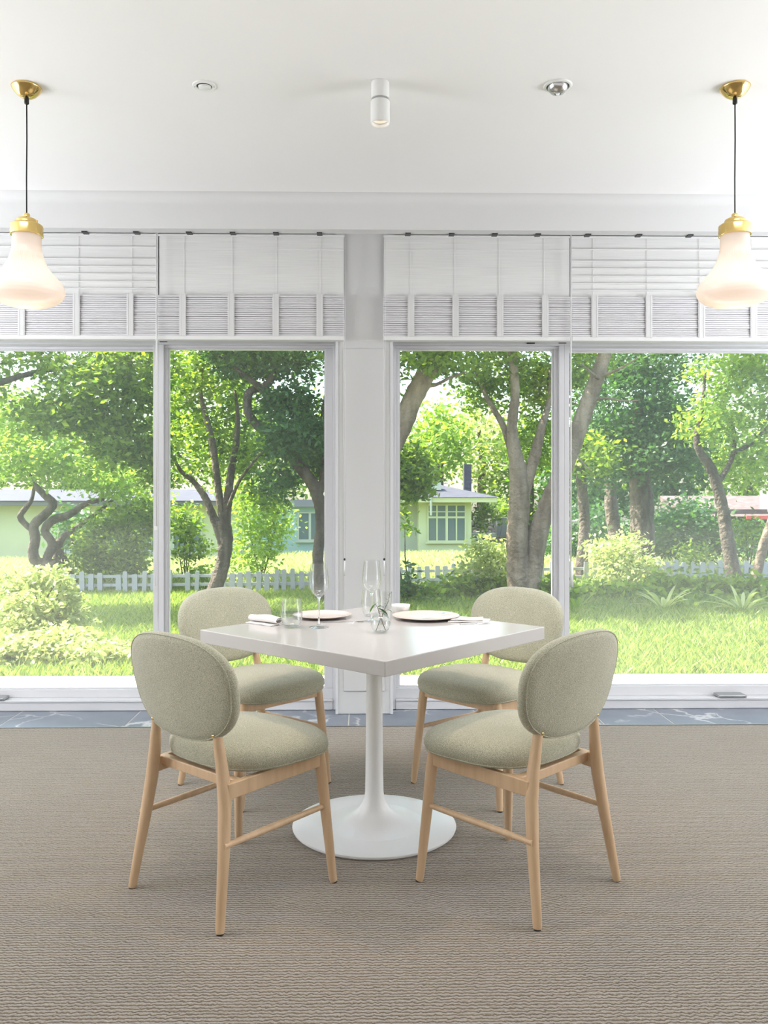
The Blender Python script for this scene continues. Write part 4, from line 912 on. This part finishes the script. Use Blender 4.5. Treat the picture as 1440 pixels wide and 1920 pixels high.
# cottage
d = 35.0; a0 = P(752, 942, d); a1 = P(785, 942, d); a2 = P(884, 942, d)
gz = ground(a1.x, d)-.3; zt = a1.z
t = thing('cottage', 'pale green cottage with grey roof and wide window, right of the column', 'house', (a1.x, a1.y, gz), 0, 'houses beyond the garden')
def hb(x0, x1, y0, y1, z0, z1): return MB().box(x0-a1.x, x1-a1.x, y0, y1, z0-gz, z1-gz)
hb(a1.x, a2.x, 0, 5, gz, zt).build('wall', 'house', t)
hb(a0.x-1.2, a1.x, .9, 5, gz, zt).build('wall', 'house_white', t)
hb(a0.x-1.4, a2.x+.95, -.8, 6, zt, zt+.22).build('fascia', 'house', t, bevel=.02)
xa, xb = a0.x-1.5-a1.x, a2.x+1.0-a1.x; z = zt+.22-gz
rf = MB().add([(xa, -.9, z), (xb, -.9, z), (xb, 6.2, z), (xa, 6.2, z), (xa+1.5, 2.6, z+.75), (xb-3.0, 2.6, z+.75)], [(0, 1, 5, 4), (1, 2, 5), (2, 3, 4, 5), (3, 0, 4), (0, 3, 2, 1)]).build('roof', 'roof', t)
x = P(806, 930, d).x-a1.x; MB().box(x-.5, x+.5, .3, .8, z+.3, z+.62).build('roof_vent', 'house_white', t)
x = P(886, 930, d).x-a1.x; MB().box(x-.16, x+.16, 1.6, 2.0, z+.2, z+1.45).build('chimney', 'roof', t)
x0, x1 = P(801, 0, d).x-a1.x, P(874, 0, d).x-a1.x
house_window(t, x0, x1, -.02, P(0, 1016, d).z-gz, P(0, 943, d).z-gz-.05, 4, .55, 'house')
MB().tube([(P(805, 0, d).x-a1.x, -.85, z), (P(805, 0, d).x-a1.x, -.85, z-.75)], .05, 8).build('drainpipe', 'house_white', t)
MB().box(x0+.25, x0+.55, -.016, -.012, P(0, 1010, d).z-gz, P(0, 975, d).z-gz).build('curtain', 'curtain', t)
# long house on the left
d = 27.0; b0 = P(-200, 948, d); b1_ = P(410, 948, d); gz = ground(b0.x, d)-.4; zt = b0.z
t = thing('bungalow', 'long pale green bungalow with grey roof behind the left trees', 'house', (b0.x, b0.y, gz), 0, 'houses beyond the garden')
Wd = b1_.x-b0.x
MB().box(0, Wd, 0, 6, 0, zt-gz).build('wall', 'house', t)
MB().box(-.3, Wd+.4, -.6, 6.5, zt-gz, zt-gz+.16).build('fascia', 'fascia', t, bevel=.02)
z = zt-gz+.16
MB().add([(-.4, -.7, z), (Wd+.5, -.7, z), (Wd+.5, 6.6, z), (-.4, 6.6, z), (2, 3, z+.4), (Wd-1.5, 3, z+.4)], [(0, 1, 5, 4), (1, 2, 5), (2, 3, 4, 5), (3, 0, 4), (0, 3, 2, 1)]).build('roof', 'roof', t)
for pa, pb in ((118, 170), (178, 230), (262, 300), (322, 378)):
    house_window(t, P(pa, 0, d).x-b0.x, P(pb, 0, d).x-b0.x, -.02, P(0, 1036, d).z-gz, P(0, 968, d).z-gz, 2)
MB().tube([(P(141, 0, d).x-b0.x, -.08, 0), (P(141, 0, d).x-b0.x, -.08, z-.1)], .045, 8).build('drainpipe', 'house_white', t)
# turquoise house between
d = 36.0; b0 = P(470, 950, d); b1_ = P(632, 950, d); gz = ground(b0.x, d)-.3; zt = b0.z
t = thing('turquoise_house', 'pale turquoise house with blue window glimpsed beside the curving trunk', 'house', (b0.x, b0.y, gz), 0, 'houses beyond the garden')
Wd = b1_.x-b0.x; MB().box(0, Wd, 0, 5, 0, zt-gz).build('wall', 'house_blue', t); MB().box(-.2, Wd+.3, -.4, 5, zt-gz, zt-gz+.3).build('fascia', 'fascia', t)
house_window(t, P(558, 0, d).x-b0.x, P(604, 0, d).x-b0.x, -.02, P(0, 1014, d).z-gz, P(0, 960, d).z-gz, 2)
# pink-roofed sheds
for (pa, pb, py0, py1, d, lab, red) in ((885, 952, 1000, 1040, 40, 'low shed with pink roof right of the cottage', 0), (1300, 1500, 955, 1040, 30, 'pinkish building with red trim at the right edge', 1)):
    b0, b1_ = P(pa, py0, d), P(pb, py0, d); gz = ground(b0.x, d)-.3
    t = thing('shed', lab, 'building', (b0.x, b0.y, gz), 0, 'outbuildings beyond the fence'); Wd = b1_.x-b0.x; zt = b0.z-gz
    MB().box(0, Wd, 0, 3, 0, zt).build('wall', 'pink' if red else 'house_white', t)
    MB().add([(-.2, -.4, zt-.25), (Wd+.2, -.4, zt-.25), (Wd+.2, 3, zt+.5), (-.2, 3, zt+.5), (-.2, 3, zt), (Wd+.2, 3, zt)], [(0, 1, 2, 3), (0, 4, 5, 1), (3, 2, 5, 4), (0, 3, 4), (1, 5, 2)]).build('roof', 'pink', t)
    MB().box(Wd*.7, Wd*.97, -.1, .6, zt-.1, zt+.75).build('wall_block', 'fascia', t)
    if red: MB().box(Wd*.45, Wd, -.45, -.40, zt-.35, zt-.22).build('gutter', 'red', t)
